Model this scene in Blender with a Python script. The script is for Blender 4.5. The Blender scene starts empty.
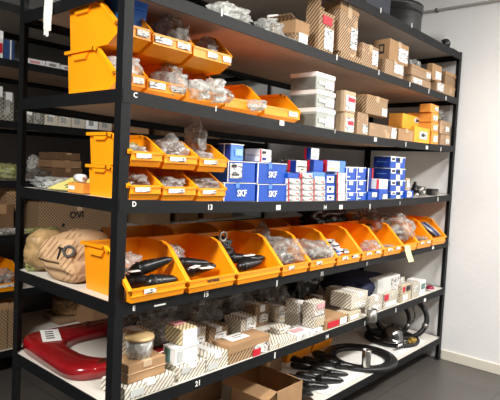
import bpy, bmesh, math, random
from mathutils import Vector, Matrix, noise
SC = bpy.context.scene
COL = SC.collection
R = math.radians
random.seed(7)

# ------------------------------------------------------------------ camera geometry (a place in the aisle, looking along the rack)
CAM = Vector((-1.17713, -1.69619, 1.60298)); YAW, PIT, ROL, FPX = .852234, -.0604276, .0490019, 526.894
_fw = Vector((math.sin(YAW)*math.cos(PIT), math.cos(YAW)*math.cos(PIT), math.sin(PIT)))
_rt = Vector((math.cos(YAW), -math.sin(YAW), 0)); _up = _rt.cross(_fw)
RT = _rt*math.cos(ROL)+_up*math.sin(ROL); UP = -_rt*math.sin(ROL)+_up*math.cos(ROL); FW = _fw
def at(u, v, X=None, Y=None, Z=None):          # the point of a real plane that a photo pixel looks at
    r = FW+RT*((u-250)/FPX)+UP*((200-v)/FPX)
    t = (Y-CAM.y)/r.y if Y is not None else ((X-CAM.x)/r.x if X is not None else (Z-CAM.z)/r.z)
    return CAM+r*t

L, D = 3.4205, .8475
LEV = dict(A=2.6640, B=2.2816, C=1.8777, D=1.4577, E=1.0520, F=.6380, G=.1975)
SAG = dict(A=.004, B=.006, C=.03, D=.03, E=.016, F=.006, G=.004)
def zs(s, x):
    t = min(max(x/L, 0), 1)
    return LEV[s]-SAG[s]*4*t*(1-t)

def xat(u, Y, z):                              # x on the plane y = Y where column u meets height z
    v = 200.0
    for _ in range(6):
        q = at(u, v, Y=Y); d = Vector((q.x, Y, z))-CAM; v = 200-FPX*d.dot(UP)/d.dot(FW)
    return at(u, v, Y=Y).x
XS = 1.025
# ------------------------------------------------------------------ materials
MATS = {}
def mat(name, col, rough=.6, metal=0, spec=.5, noise_amt=0, noise_scale=8, bump=0, bump_scale=60, coat=0):
    if name in MATS: return MATS[name]
    m = bpy.data.materials.new(name); m.use_nodes = True; nt = m.node_tree; b = nt.nodes['Principled BSDF']
    b.inputs['Base Color'].default_value = (*col, 1); b.inputs['Roughness'].default_value = rough
    b.inputs['Metallic'].default_value = metal; b.inputs['Specular IOR Level'].default_value = spec
    b.inputs['Coat Weight'].default_value = coat
    tc = nt.nodes.new('ShaderNodeTexCoord')
    if noise_amt:
        n = nt.nodes.new('ShaderNodeTexNoise'); n.inputs['Scale'].default_value = noise_scale; n.inputs['Detail'].default_value = 5
        nt.links.new(tc.outputs['Object'], n.inputs['Vector'])
        r = nt.nodes.new('ShaderNodeMapRange'); r.inputs['From Min'].default_value = .3; r.inputs['From Max'].default_value = .7
        r.inputs['To Min'].default_value = 1-noise_amt; r.inputs['To Max'].default_value = 1+noise_amt
        nt.links.new(n.outputs['Fac'], r.inputs['Value'])
        mx = nt.nodes.new('ShaderNodeVectorMath'); mx.operation = 'SCALE'; mx.inputs[0].default_value = col
        nt.links.new(r.outputs['Result'], mx.inputs['Scale']); nt.links.new(mx.outputs['Vector'], b.inputs['Base Color'])
    if bump:
        n2 = nt.nodes.new('ShaderNodeTexNoise'); n2.inputs['Scale'].default_value = bump_scale; n2.inputs['Detail'].default_value = 4
        nt.links.new(tc.outputs['Object'], n2.inputs['Vector'])
        bp = nt.nodes.new('ShaderNodeBump'); bp.inputs['Strength'].default_value = bump; bp.inputs['Distance'].default_value = .01
        nt.links.new(n2.outputs['Fac'], bp.inputs['Height']); nt.links.new(bp.outputs['Normal'], b.inputs['Normal'])
    MATS[name] = m; return m

def hatch(name, base, ink, period=.022, duty=.5, cross=False, rough=.75, patch=None):
    """printed diagonal stripes on carton: s = x+y+z in object space"""
    m = bpy.data.materials.new(name); m.use_nodes = True; nt = m.node_tree; b = nt.nodes['Principled BSDF']; b.inputs['Roughness'].default_value = rough
    tc = nt.nodes.new('ShaderNodeTexCoord'); sp = nt.nodes.new('ShaderNodeSeparateXYZ'); nt.links.new(tc.outputs['Object'], sp.inputs[0])
    def M(op, a, bb=None, val=None):
        n = nt.nodes.new('ShaderNodeMath'); n.operation = op; nt.links.new(a, n.inputs[0])
        if bb is not None: nt.links.new(bb, n.inputs[1])
        if val is not None: n.inputs[1].default_value = val
        return n.outputs[0]
    xy = M('SUBTRACT', sp.outputs['X'], sp.outputs['Y'])
    def stripes(op):
        s = M('MULTIPLY', M(op, xy, sp.outputs['Z']), val=1/period)
        return M('LESS_THAN', M('FRACT', s), val=duty)
    f = stripes('SUBTRACT')
    if cross: f = M('MAXIMUM', f, stripes('ADD'))
    n = nt.nodes.new('ShaderNodeTexNoise'); n.inputs['Scale'].default_value = 11
    oi = nt.nodes.new('ShaderNodeObjectInfo'); om = nt.nodes.new('ShaderNodeMath'); om.operation = 'MULTIPLY'; om.inputs[1].default_value = 20; nt.links.new(oi.outputs['Random'], om.inputs[0])
    ad = nt.nodes.new('ShaderNodeVectorMath'); nt.links.new(tc.outputs['Object'], ad.inputs[0]); nt.links.new(om.outputs[0], ad.inputs[1]); nt.links.new(ad.outputs[0], n.inputs['Vector'])
    if patch is not None:                      # areas left without print
        f = M('MULTIPLY', f, M('GREATER_THAN', n.outputs['Fac'], val=patch))
    mx = nt.nodes.new('ShaderNodeMix'); mx.data_type = 'RGBA'; nt.links.new(f, mx.inputs['Factor'])
    mx.inputs['A'].default_value = (*base, 1); mx.inputs['B'].default_value = (*ink, 1)
    nt.links.new(mx.outputs['Result'], b.inputs['Base Color']); MATS[name] = m; return m

steel = mat('black_painted_steel', (.0045, .0052, .0065), .55, 0, .28, .15, 14, .05, 90)
steel_b = mat('shelf_lip_shadow_groove', (.006, .006, .007), .5)
rivet = mat('rivet_steel', (.10, .10, .11), .35, .6)
orange = mat('orange_plastic', (1.0, .35, .004), .34, 0, .5, .04, 5)
card = mat('kraft_cardboard', (.40, .235, .115), .85, noise_amt=.12, noise_scale=9, bump=.1)
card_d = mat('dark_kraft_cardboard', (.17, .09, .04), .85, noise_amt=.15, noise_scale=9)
card_p = mat('pale_cardboard', (.58, .42, .27), .85, noise_amt=.1, noise_scale=9)
card_o = mat('orange_cardboard', (.85, .34, .05), .6, noise_amt=.1)
card_y = mat('amber_cardboard', (.92, .42, .03), .55, noise_amt=.1)
hk = hatch('kraft_striped', (.50, .33, .18), (.13, .07, .035), .026, .45)
hkf = hatch('kraft_fine_striped', (.52, .345, .20), (.13, .07, .04), .022, .42, patch=.38)
hkx = hatch('kraft_cross_hatched', (.42, .27, .15), (.14, .08, .04), .026, .3, True)
hw = hatch('white_hatched', (.78, .74, .64), (.22, .17, .12), .024, .3, patch=.30)
hwx = hatch('white_cross_hatched', (.76, .72, .62), (.26, .20, .14), .024, .26, True, patch=.32)
hwk = hatch('cream_striped', (.74, .66, .50), (.26, .16, .08), .022, .38, patch=.33)
hwy = hatch('cream_ochre_striped', (.85, .78, .55), (.42, .27, .06), .022, .42)
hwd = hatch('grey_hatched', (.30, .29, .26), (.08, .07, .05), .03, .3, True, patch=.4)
white = mat('white_card', (.86, .86, .85), .6)
wlid = mat('white_lid', (.88, .88, .86), .5)
paper = mat('white_paper', (.9, .9, .87), .7)
def label_mat():
    m = bpy.data.materials.new('printed_label'); m.use_nodes = True; nt = m.node_tree; b = nt.nodes['Principled BSDF']; b.inputs['Roughness'].default_value = .6
    tc = nt.nodes.new('ShaderNodeTexCoord'); mp = nt.nodes.new('ShaderNodeMapping'); mp.inputs['Scale'].default_value = (1, 1, 1); mp.inputs['Rotation'].default_value = (0, 0, 0)
    nt.links.new(tc.outputs['Object'], mp.inputs['Vector'])
    n = nt.nodes.new('ShaderNodeTexNoise'); n.inputs['Scale'].default_value = 45; n.inputs['Detail'].default_value = 2; nt.links.new(mp.outputs[0], n.inputs['Vector'])
    st = nt.nodes.new('ShaderNodeVectorMath'); st.operation = 'MULTIPLY'; st.inputs[1].default_value = (.8, .8, 3); nt.links.new(tc.outputs['Object'], st.inputs[0]); nt.links.new(st.outputs[0], n.inputs['Vector'])
    r = nt.nodes.new('ShaderNodeValToRGB'); e = r.color_ramp.elements; e[0].position = .36; e[0].color = (.07, .07, .08, 1); e[1].position = .47; e[1].color = (.82, .82, .79, 1)
    k = r.color_ramp.elements.new(.64); k.color = (.82, .80, .78, 1); k = r.color_ramp.elements.new(.72); k.color = (.65, .16, .16, 1)
    r.color_ramp.interpolation = 'LINEAR'
    nt.links.new(n.outputs['Fac'], r.inputs['Fac']); nt.links.new(r.outputs['Color'], b.inputs['Base Color']); MATS['printed_label'] = m; return m
plabel = label_mat()
grey_c = mat('grey_card_side', (.30, .31, .29), .6, noise_amt=.2, noise_scale=20)
blue = mat('blue_card', (.006, .075, .46), .4, noise_amt=.06)
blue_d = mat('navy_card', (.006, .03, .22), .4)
blue_l = mat('light_blue_card', (.10, .26, .75), .4)
red = mat('red_print', (.62, .01, .03), .5)
red_p = mat('red_painted_metal', (.30, .006, .010), .2, 0, .6, .25, 5, .05, 20, coat=.5)
ink = mat('black_ink', (.02, .02, .02), .6)
teal = mat('teal_window', (.10, .22, .20), .3)
blk = mat('black_rubber', (.012, .012, .013), .38, 0, .5, bump=.1)
blk_g = mat('black_gloss_part', (.008, .008, .009), .3, 0, .45)
chrome = mat('bright_metal', (.62, .62, .60), .22, 1)
dullm = mat('dull_metal', (.30, .29, .27), .4, .9, noise_amt=.2)
yel = mat('yellow_paper', (.85, .78, .25), .6)
yel_n = mat('yellow_note', (.93, .83, .42), .7)
blue_t = mat('blue_plastic', (.04, .22, .85), .35)
navy = mat('navy_fabric', (.006, .015, .06), .6, bump=.2)
floral = mat('tan_wrap', (.42, .27, .12), .5, noise_amt=.5, noise_scale=12)
mag = mat('magenta_plastic', (.28, .01, .05), .3)
wicker = mat('woven_brown', (.25, .14, .06), .7, noise_amt=.5, noise_scale=40, bump=.5)
wrap = hatch('tan_paper_sack', (.62, .40, .22), (.33, .17, .08), .035, .28, patch=.50)
brass = mat('brass_fitting', (.5, .33, .08), .3, .8)

def film(name, col, alpha, scale=22, rough=.15):
    m = bpy.data.materials.new(name); m.use_nodes = True; nt = m.node_tree; b = nt.nodes['Principled BSDF']
    b.inputs['Base Color'].default_value = (*col, 1); b.inputs['Roughness'].default_value = rough; b.inputs['Specular IOR Level'].default_value = .9
    tc = nt.nodes.new('ShaderNodeTexCoord')
    n = nt.nodes.new('ShaderNodeTexNoise'); n.inputs['Scale'].default_value = scale; n.inputs['Detail'].default_value = 6; n.inputs['Distortion'].default_value = 1.2
    nt.links.new(tc.outputs['Object'], n.inputs['Vector'])
    r = nt.nodes.new('ShaderNodeMapRange'); r.inputs['From Min'].default_value = .35; r.inputs['From Max'].default_value = .65
    r.inputs['To Min'].default_value = alpha*.45; r.inputs['To Max'].default_value = min(1, alpha*1.55)
    nt.links.new(n.outputs['Fac'], r.inputs['Value']); nt.links.new(r.outputs['Result'], b.inputs['Alpha'])
    bp = nt.nodes.new('ShaderNodeBump'); bp.inputs['Strength'].default_value = .8; bp.inputs['Distance'].default_value = .02
    nt.links.new(n.outputs['Fac'], bp.inputs['Height']); nt.links.new(bp.outputs['Normal'], b.inputs['Normal'])
    MATS[name] = m; return m
clear = film('clear_plastic_film', (.52, .54, .52), .42)
milky = film('milky_plastic_film', (.66, .67, .64), .6)
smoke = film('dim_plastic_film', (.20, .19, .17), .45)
blackfilm = mat('black_plastic_film', (.012, .012, .014), .25, 0, .6, bump=.9, bump_scale=25)
olive = film('olive_plastic_film', (.45, .47, .18), .75)

def board_mat(name, top, under):
    m = bpy.data.materials.new(name); m.use_nodes = True; nt = m.node_tree; b = nt.nodes['Principled BSDF']
    g = nt.nodes.new('ShaderNodeNewGeometry'); s = nt.nodes.new('ShaderNodeSeparateXYZ'); nt.links.new(g.outputs['True Normal'], s.inputs[0])
    c = nt.nodes.new('ShaderNodeMath'); c.operation = 'GREATER_THAN'; c.inputs[1].default_value = 0; nt.links.new(s.outputs['Z'], c.inputs[0])
    tc = nt.nodes.new('ShaderNodeTexCoord'); n = nt.nodes.new('ShaderNodeTexNoise'); n.inputs['Scale'].default_value = 5; n.inputs['Detail'].default_value = 6
    nt.links.new(tc.outputs['Object'], n.inputs['Vector'])
    mu = nt.nodes.new('ShaderNodeMix'); mu.data_type = 'RGBA'; nt.links.new(n.outputs['Fac'], mu.inputs['Factor'])
    mu.inputs['A'].default_value = (*[k*.75 for k in under], 1); mu.inputs['B'].default_value = (*[k*1.25 for k in under], 1)
    mx = nt.nodes.new('ShaderNodeMix'); mx.data_type = 'RGBA'; nt.links.new(c.outputs[0], mx.inputs['Factor'])
    nt.links.new(mu.outputs['Result'], mx.inputs['A']); mx.inputs['B'].default_value = (*top, 1)
    nt.links.new(mx.outputs['Result'], b.inputs['Base Color']); b.inputs['Roughness'].default_value = .6
    MATS[name] = m; return m
board = board_mat('laminated_shelf_board', (.72, .69, .62), (.60, .42, .31))
board_g = board_mat('grey_shelf_board', (.72, .70, .66), (.50, .44, .40))

# ------------------------------------------------------------------ mesh helpers
def obj(name, bm, m, parent=None, smooth=False, loc=None, rotz=0):
    me = bpy.data.meshes.new(name); bmesh.ops.recalc_face_normals(bm, faces=bm.faces); bm.to_mesh(me); bm.free()
    me.materials.append(m)
    if smooth:
        for p in me.polygons: p.use_smooth = True
    o = bpy.data.objects.new(name, me); COL.objects.link(o)
    if parent: o.parent = parent
    if loc is not None: o.location = loc
    if rotz: o.rotation_euler.z = rotz
    return o
def empty(name, loc=(0, 0, 0), rotz=0):
    o = bpy.data.objects.new(name, None); COL.objects.link(o); o.location = loc; o.rotation_euler = (0, 0, rotz); o.empty_display_size = .05
    return o
def tag(o, label=None, cat=None, group=None, kind=None):
    if label: o['label'] = label
    if cat: o['category'] = cat
    if group: o['group'] = group
    if kind: o['kind'] = kind
    return o
def box(bm, x0, x1, y0, y1, z0, z1, jit=0):
    vs = [bm.verts.new((x+random.uniform(-jit, jit), y+random.uniform(-jit, jit), z+(random.uniform(-jit, jit) if z == z1 else 0))) for x in (x0, x1) for y in (y0, y1) for z in (z0, z1)]
    for f in ((0, 1, 3, 2), (4, 6, 7, 5), (0, 4, 5, 1), (2, 3, 7, 6), (0, 2, 6, 4), (1, 5, 7, 3)): bm.faces.new([vs[i] for i in f])
    return vs
def bevel(bm, w, seg=1):
    bmesh.ops.bevel(bm, geom=list(bm.edges), offset=w, segments=seg, affect='EDGES', profile=.6)
def lathe(bm, prof, n=32, M=None, sx=1, sy=1, close=False):
    rings = []
    for r, z in prof:
        ring = []
        for k in range(n):
            a = 2*math.pi*k/n; p = Vector((r*math.cos(a)*sx, r*math.sin(a)*sy, z))
            ring.append(bm.verts.new(M @ p if M else p))
        rings.append(ring)
    m = len(rings)
    for i in range(m if close else m-1):
        a, b = rings[i], rings[(i+1) % m]
        for k in range(n): bm.faces.new((a[k], a[(k+1) % n], b[(k+1) % n], b[k]))
    if not close:
        for ring in (rings[0], rings[-1]):
            try: bm.faces.new(ring)
            except ValueError: pass
def tube(bm, pts, r, n=8, closed=False):
    pts = [Vector(p) for p in pts]; rings = []
    for i, p in enumerate(pts):
        a = pts[i-1] if (i > 0 or closed) else p; b = pts[(i+1) % len(pts)] if (i < len(pts)-1 or closed) else p
        t = (b-a).normalized(); s = t.cross(Vector((0, 0, 1)))
        if s.length < .1: s = t.cross(Vector((0, 1, 0)))
        s.normalize(); w = s.cross(t)
        rings.append([bm.verts.new(p+(s*math.cos(2*math.pi*k/n)+w*math.sin(2*math.pi*k/n))*r) for k in range(n)])
    for i in range(len(rings) if closed else len(rings)-1):
        a, b = rings[i], rings[(i+1) % len(rings)]
        for k in range(n): bm.faces.new((a[k], a[(k+1) % n], b[(k+1) % n], b[k]))
    if not closed: bm.faces.new(rings[0]); bm.faces.new(rings[-1])
def strip(bm, pts, w, h):                      # square-section moulding along a polyline
    for a, b in zip(pts[:-1], pts[1:]):
        a, b = Vector(a), Vector(b); t = (b-a).normalized(); side = t.cross(Vector((0, 0, 1)))
        if side.length < .1: side = Vector((1, 0, 0))
        side.normalize(); up = side.cross(t)
        a2, b2 = a-t*h*.35, b+t*h*.35; vs = []
        for p in (a2, b2):
            for s, q in ((-1, -1), (1, -1), (1, 1), (-1, 1)): vs.append(bm.verts.new(p+side*(s*w/2)+up*(q*h/2)))
        for f in ((0, 1, 2, 3), (4, 7, 6, 5), (0, 4, 5, 1), (1, 5, 6, 2), (2, 6, 7, 3), (3, 7, 4, 0)): bm.faces.new([vs[i] for i in f])
def blob(bm, c, s, sub=3, amp=.25, freq=2.2, seed=0, floor=None, tent=None, pw=.75):
    tmp = bmesh.new(); bmesh.ops.create_icosphere(tmp, subdivisions=sub, radius=1)
    for v in tmp.verts:
        n = v.co.normalized(); o = Vector((seed*3.1, seed*1.7, seed*.9))
        k = 1+amp*noise.noise(n*freq+o)-amp*1.1*abs(noise.noise(n*freq*1.7+o))+amp*.3*(.5-abs(noise.noise(n*freq*4+o)))
        p = Vector((math.copysign(abs(n.x)**pw, n.x), math.copysign(abs(n.y)**pw, n.y), math.copysign(abs(n.z)**.8, n.z)))*k
        if tent and n.z > 0: p.z += tent*max(0, 1-4.5*((n.x-.15)**2+n.y**2))
        v.co = Vector((c[0]+p.x*s[0], c[1]+p.y*s[1], c[2]+p.z*s[2]))
        if floor is not None and v.co.z < floor: v.co.z = floor
    idx = {v: bm.verts.new(v.co) for v in tmp.verts}
    for f in tmp.faces: bm.faces.new([idx[v] for v in f.verts])
    tmp.free()
def text(name, s, size, m, parent, loc, face='front', depth=.0006, rotz=0):
    cu = bpy.data.curves.new(name+'_src', 'FONT'); cu.body = s; cu.size = size; cu.extrude = depth; cu.align_x = 'CENTER'; cu.align_y = 'CENTER'; cu.offset = size*.02; cu.resolution_u = 2
    t = bpy.data.objects.new(name+'_src', cu); COL.objects.link(t); bpy.context.view_layer.update()
    me = bpy.data.meshes.new_from_object(t.evaluated_get(bpy.context.evaluated_depsgraph_get()))
    bpy.data.objects.remove(t); bpy.data.curves.remove(cu)
    M = Matrix.Rotation(R(90), 4, 'X')
    if face == 'left': M = Matrix.Rotation(R(-90), 4, 'Z') @ M
    if face == 'top': M = Matrix.Identity(4)
    me.transform(Matrix.Rotation(rotz, 4, 'Z') @ M); me.materials.clear(); me.materials.append(m)
    o = bpy.data.objects.new(name, me); COL.objects.link(o); o.parent = parent; o.location = loc; return o
def patch(name, parent, m, x0, x1, z0, z1, y=0, face='front', t=.0012):
    bm = bmesh.new()
    if face == 'front': box(bm, x0, x1, y-t, y+t, z0, z1)
    elif face == 'left': box(bm, y-t, y+t, x0, x1, z0, z1)
    else: box(bm, x0, x1, z0, z1, y-t, y+t)
    return obj(name, bm, m, parent)

# ------------------------------------------------------------------ the room
def struct(name, bm, m): o = obj(name, bm, m); o['kind'] = 'structure'; return o
def wall_mat():
    m = mat('white_plaster', (.86, .86, .86), .7, noise_amt=.035, noise_scale=1.6, bump=.15, bump_scale=25); return m
wm = wall_mat()
def tile_mat():
    m = bpy.data.materials.new('dark_floor_tile'); m.use_nodes = True; nt = m.node_tree; b = nt.nodes['Principled BSDF']
    tc = nt.nodes.new('ShaderNodeTexCoord'); br = nt.nodes.new('ShaderNodeTexBrick'); nt.links.new(tc.outputs['Object'], br.inputs['Vector'])
    br.offset = 0; br.inputs['Scale'].default_value = 1; br.inputs['Brick Width'].default_value = .6; br.inputs['Row Height'].default_value = .6
    br.inputs['Mortar Size'].default_value = .004; br.inputs['Color1'].default_value = (.075, .068, .062, 1); br.inputs['Color2'].default_value = (.085, .077, .07, 1)
    br.inputs['Mortar'].default_value = (.04, .036, .034, 1)
    nt.links.new(br.outputs['Color'], b.inputs['Base Color']); b.inputs['Roughness'].default_value = .38
    n = nt.nodes.new('ShaderNodeTexNoise'); n.inputs['Scale'].default_value = 3; nt.links.new(tc.outputs['Object'], n.inputs['Vector'])
    mr = nt.nodes.new('ShaderNodeMapRange'); mr.inputs['To Min'].default_value = .3; mr.inputs['To Max'].default_value = .5; nt.links.new(n.outputs['Fac'], mr.inputs['Value'])
    nt.links.new(mr.outputs['Result'], b.inputs['Roughness']); return m
X0, X1, Y0, Y1, ZC = -3.2, 3.44, -4.2, 2.97, 3.35
bm = bmesh.new(); box(bm, X0-.1, X1+.1, Y0-.1, Y1+.1, -.1, 0); struct('floor', bm, tile_mat())
bm = bmesh.new(); box(bm, X0-.1, X1+.1, Y0-.1, Y1+.1, ZC, ZC+.1); struct('ceiling', bm, mat('ceiling_paint', (.6, .6, .6), .8))
bm = bmesh.new(); box(bm, X1, X1+.1, Y0, Y1, 0, ZC); struct('wall_right', bm, wm)
bm = bmesh.new(); box(bm, X0, X1, Y1, Y1+.1, 0, ZC); struct('wall_back', bm, mat('grey_back_wall', (.16, .155, .15), .8))
bm = bmesh.new(); box(bm, X0-.1, X0, Y0, Y1, 0, ZC); struct('wall_left', bm, MATS['grey_back_wall'])
bm = bmesh.new(); box(bm, X0, X1, Y0-.1, Y0, 0, ZC); struct('wall_front', bm, MATS['grey_back_wall'])
bm = bmesh.new(); box(bm, X1-.012, X1-.0005, Y0, -.004, .0, .085); bevel(bm, .003); struct('baseboard_right', bm, mat('cream_skirting', (.74, .70, .60), .5))
bm = bmesh.new(); pz = 3.07
tube(bm, [(X1-.022, 1.3, pz), (X1-.022, 0, pz), (X1-.022, -2.2, pz)], .011, 10)
pipe = empty('conduit_pipe', (0, 0, 0)); tag(pipe, 'thin grey conduit pipe running high along the white end wall', 'pipe')
obj('pipe', bm, mat('grey_conduit', (.42, .41, .38), .4), pipe, True)
for yy in (.25, -.55, -1.4):
    bm = bmesh.new(); box(bm, X1-.036, X1-.0005, yy-.008, yy+.008, pz-.016, pz+.016); bevel(bm, .002); obj('clip', bm, rivet, pipe)

# ------------------------------------------------------------------ the racks
MARKS = {'A': [(381, 10, 'l'), (412, 25, 'l')],
 'B': [(222, 12, 'l'), (337, 57, 'l'), (379, 72, 'l'), (410, 84, 'l'), (429, 91, 'l'), (446, 98, 'l')],
 'C': [(135.5, 95.3, 'C'), (216, 109, '1'), (282, 123, 's'), (335, 131.5, '1'), (375.5, 139.5, 's'), (406, 144, 'l'), (427, 147.5, 's'), (441, 149, 'l')],
 'D': [(134.3, 204.3, 'D'), (210, 207.5, '13'), (278.5, 207.5, 's'), (325, 207.5, '14'), (341, 207, 's'), (370, 206, 'l'), (400, 203.5, '1'), (438, 199, 'l')],
 'E': [(134, 308.5, 'E'), (160, 305, 'p'), (206, 294.5, '15'), (277, 283, 'l'), (322, 274, '11'), (367, 264, '1'), (433, 247.5, 's')],
 'F': [(198, 383.5, '21'), (275, 355, 'l'), (327, 337, '14'), (365, 323, 'l'), (396, 310, 'l'), (425, 300, 's')], 'G': []}
def rack(y0, label, marks=True, x0=0.0, length=L):
    r = empty('shelving_rack', (x0, y0, 0)); tag(r, label, 'shelving', None)
    W, T, BH = .043, .003, .052
    for sx in (0, 1):
        for sy in (0, 1):
            bm = bmesh.new(); cx = 0 if sx == 0 else length; cy = 0 if sy == 0 else D; dx = 1 if sx == 0 else -1; dy = 1 if sy == 0 else -1
            top = LEV['A']+.03 if sx == 0 else LEV['A']+.012
            w1 = W
            box(bm, min(cx, cx+dx*w1), max(cx, cx+dx*w1), min(cy, cy+dy*T), max(cy, cy+dy*T), 0, top)
            box(bm, min(cx, cx+dx*T), max(cx, cx+dx*T), min(cy+dy*T, cy+dy*W), max(cy+dy*T, cy+dy*W), 0, top)
            up = obj('upright', bm, steel, r)
            bm = bmesh.new()
            box(bm, min(cx, cx+dx*w1)-.003, max(cx, cx+dx*w1)+.003, min(cy, cy+dy*W)-.003*(1-sy), max(cy, cy+dy*W), 0, .006); obj('foot_plate', bm, blk, up)
    for s, z in LEV.items():
        bh = BH*(1.1 if s == 'A' else 1)
        N = 24
        for yy, yn in ((-.002, 'front_beam'), (D-.0, 'back_beam')):
            bm = bmesh.new(); sec = []
            ya, yb = (yy, yy+.006) if yn == 'front_beam' else (yy-.004, yy+.002)
            lip = (yb, yb+.022) if yn == 'front_beam' else (ya-.022, ya)
            for i in range(N+1):
                x = .005+(length-.01)*i/N; zt = zs(s, x)+.002
                sec.append([bm.verts.new((x, a, b)) for a, b in ((ya, zt), (yb, zt), (yb, zt-bh), (ya, zt-bh))])
            for i in range(N):
                a, b = sec[i], sec[i+1]
                for k in range(4): bm.faces.new((a[k], a[(k+1) % 4], b[(k+1) % 4], b[k]))
            bm.faces.new(sec[0]); bm.faces.new(sec[-1])
            sec = []                                   # the step the board lies on
            for i in range(N+1):
                x = .005+(length-.01)*i/N; zt = zs(s, x)-.014
                sec.append([bm.verts.new((x, a, b)) for a, b in ((lip[0], zt), (lip[1], zt), (lip[1], zt-.02), (lip[0], zt-.02))])
            for i in range(N):
                a, b = sec[i], sec[i+1]
                for k in range(4): bm.faces.new((a[k], a[(k+1) % 4], b[(k+1) % 4], b[k]))
            bm.faces.new(sec[0]); bm.faces.new(sec[-1])
            be = obj(yn, bm, steel, r)
            if marks and yn == 'front_beam':
                for u, v, k in MARKS[s]:
                    p = at(u, v, Y=-.004)
                    if k == 's': q = patch('shelf_sticker', be, paper, p.x-.018, p.x+.018, p.z-.013, p.z+.013, -.0035)
                    elif k == 'p': q = patch('shelf_sticker', be, paper, p.x-.03, p.x+.03, p.z-.003, p.z+.003, -.0035)
                    elif k == 'l': q = patch('position_mark', be, paper, p.x-.004, p.x+.004, p.z-.018, p.z+.014, -.0035)
                    else: q = text('shelf_letter' if k in 'CDE' else 'position_number', k, .028 if k in 'CDE' else .034, paper, be, (p.x, -.004, p.z))
        for xx, dx in ((0, 1), (length, -1)):
            bm = bmesh.new(); a, b = sorted((xx-dx*.001, xx+dx*.005)); box(bm, a, b, .004, D-.004, z-bh+.002, z+.002)
            a, b = sorted((xx+dx*.005, xx+dx*.027)); box(bm, a, b, .03, D-.03, z-.034, z-.014)
            obj('side_beam', bm, steel, r)
        bm = bmesh.new(); sec = []
        for i in range(N+1):
            x = .006+(length-.012)*i/N; zt = zs(s, x)
            sec.append([bm.verts.new((x, a, b)) for a, b in ((.0055, zt), (D-.0055, zt), (D-.0055, zt-.013), (.0055, zt-.013))])
        for i in range(N):
            a, b = sec[i], sec[i+1]
            for k in range(4): bm.faces.new((a[k], a[(k+1) % 4], b[(k+1) % 4], b[k]))
        bm.faces.new(sec[0]); bm.faces.new(sec[-1])
        obj('shelf_board', bm, board_g if s in 'A' else board, r)
    return r
rack(0, 'tall black steel rack in front, its end upright closest to the camera')
YB = 2.06
BX = -.75
rack(YB, 'black steel rack standing behind the front one, seen through it', False, BX, L+.7)

# ------------------------------------------------------------------ storage bins
BINM = {}
def storage_bin(x0, x1, yf, d, h, z, label, group, lip=.42, sticker=None, grip=False, slope=.36, rz=0, words=None, m=None):
    """open-fronted stacking bin; yf is the front lip, depth goes back"""
    w = x1-x0; r = empty('storage_bin', (x0, yf, z), rz); tag(r, label, 'bin', group)
    m = m or orange; ti = .006 if lip > .3 else .014                         # wall taper
    P = [(0.02*d, .0), (0, lip*.5*h), (0, lip*h), (slope*d*.86, h*(lip+(1-lip)*.90)), (slope*d*1.12, h), (d, h), (d-.006, 0)]
    if h < .16 or lip > .43: P[0] = (.06*d, 0)
    if lip <= .42 and z > 1.6: P[0] = (.2*d, 0)
    def X(side, zz): return (ti*(1-zz/h) if side == 0 else w-ti*(1-zz/h))
    bm = bmesh.new(); V = [[bm.verts.new((X(s, p[1]), p[0], p[1])) for p in P] for s in (0, 1)]
    for s in (0, 1): bm.faces.new(V[s])
    for i, j in ((6, 0), (0, 1), (1, 2), (5, 6)): bm.faces.new((V[0][i], V[0][j], V[1][j], V[1][i]))
    bmesh.ops.recalc_face_normals(bm, faces=bm.faces)
    me = bpy.data.meshes.new('body'); bm.to_mesh(me); bm.free(); me.materials.append(m)
    # closed shell normals point outward except for the open top; solidify inward
    b = bpy.data.objects.new('body', me); COL.objects.link(b); b.parent = r
    md = b.modifiers.new('wall', 'SOLIDIFY'); md.thickness = .0035; md.offset = -1; md.use_even_offset = False
    cen = Vector((w/2, d/2, h/2)); f = me.polygons[0]
    if (f.normal.dot(f.center-cen)) < 0: md.offset = 1
    bm = bmesh.new(); e = .004
    for s in (0, 1):
        ww = .018 if (grip and s == 0) else (.015 if lip < .3 else .010)
        xx = (-.004 if grip else .003) if s == 0 else w-.003
        strip(bm, [(xx, 0, lip*h), (xx, slope*d*.86, h*(lip+(1-lip)*.90)), (xx, slope*d*1.12, h), (xx, d+.004, h)], ww, .013)
    strip(bm, [(.004, d, h), (w-.004, d, h)], .010, .011)
    strip(bm, [(.004, .0, lip*h), (w-.004, .0, lip*h)], .008, .010)
    strip(bm, [(.006, .0, lip*.5*h), (w-.006, .0, lip*.5*h)], .006, .005)
    obj('rim', bm, m, r)
    if grip:
        for (x, sgn) in ((0, -1),):
            bm = bmesh.new(); pts = []
            ya, yb2, z1, z2 = .52*d, .88*d, h*.93, h*.78
            for (yy, zz, xo) in ((ya, z1, .004), (yb2, z1, .004), (yb2-.02, z2, .0), (ya+.02, z2, .0), (ya, z1, -.008), (yb2, z1, -.008), (yb2-.02, z2+.004, -.010), (ya+.02, z2+.004, -.010)): pts.append(bm.verts.new((x+xo, yy, zz)))
            for fc in ((0, 1, 2, 3), (4, 7, 6, 5), (0, 4, 5, 1), (1, 5, 6, 2), (2, 6, 7, 3), (3, 7, 4, 0)): bm.faces.new([pts[i] for i in fc])
            obj('hand_grip', bm, m, r)
    if sticker:
        for (a, b2) in sticker: patch('sticker', r, plabel, w*a, w*b2, lip*h*.60, lip*h*.93, -.0055)
    if words: text('lettering', words, .018, ink, r, (w*.5, -.0035, lip*h*.76))
    return r

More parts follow.
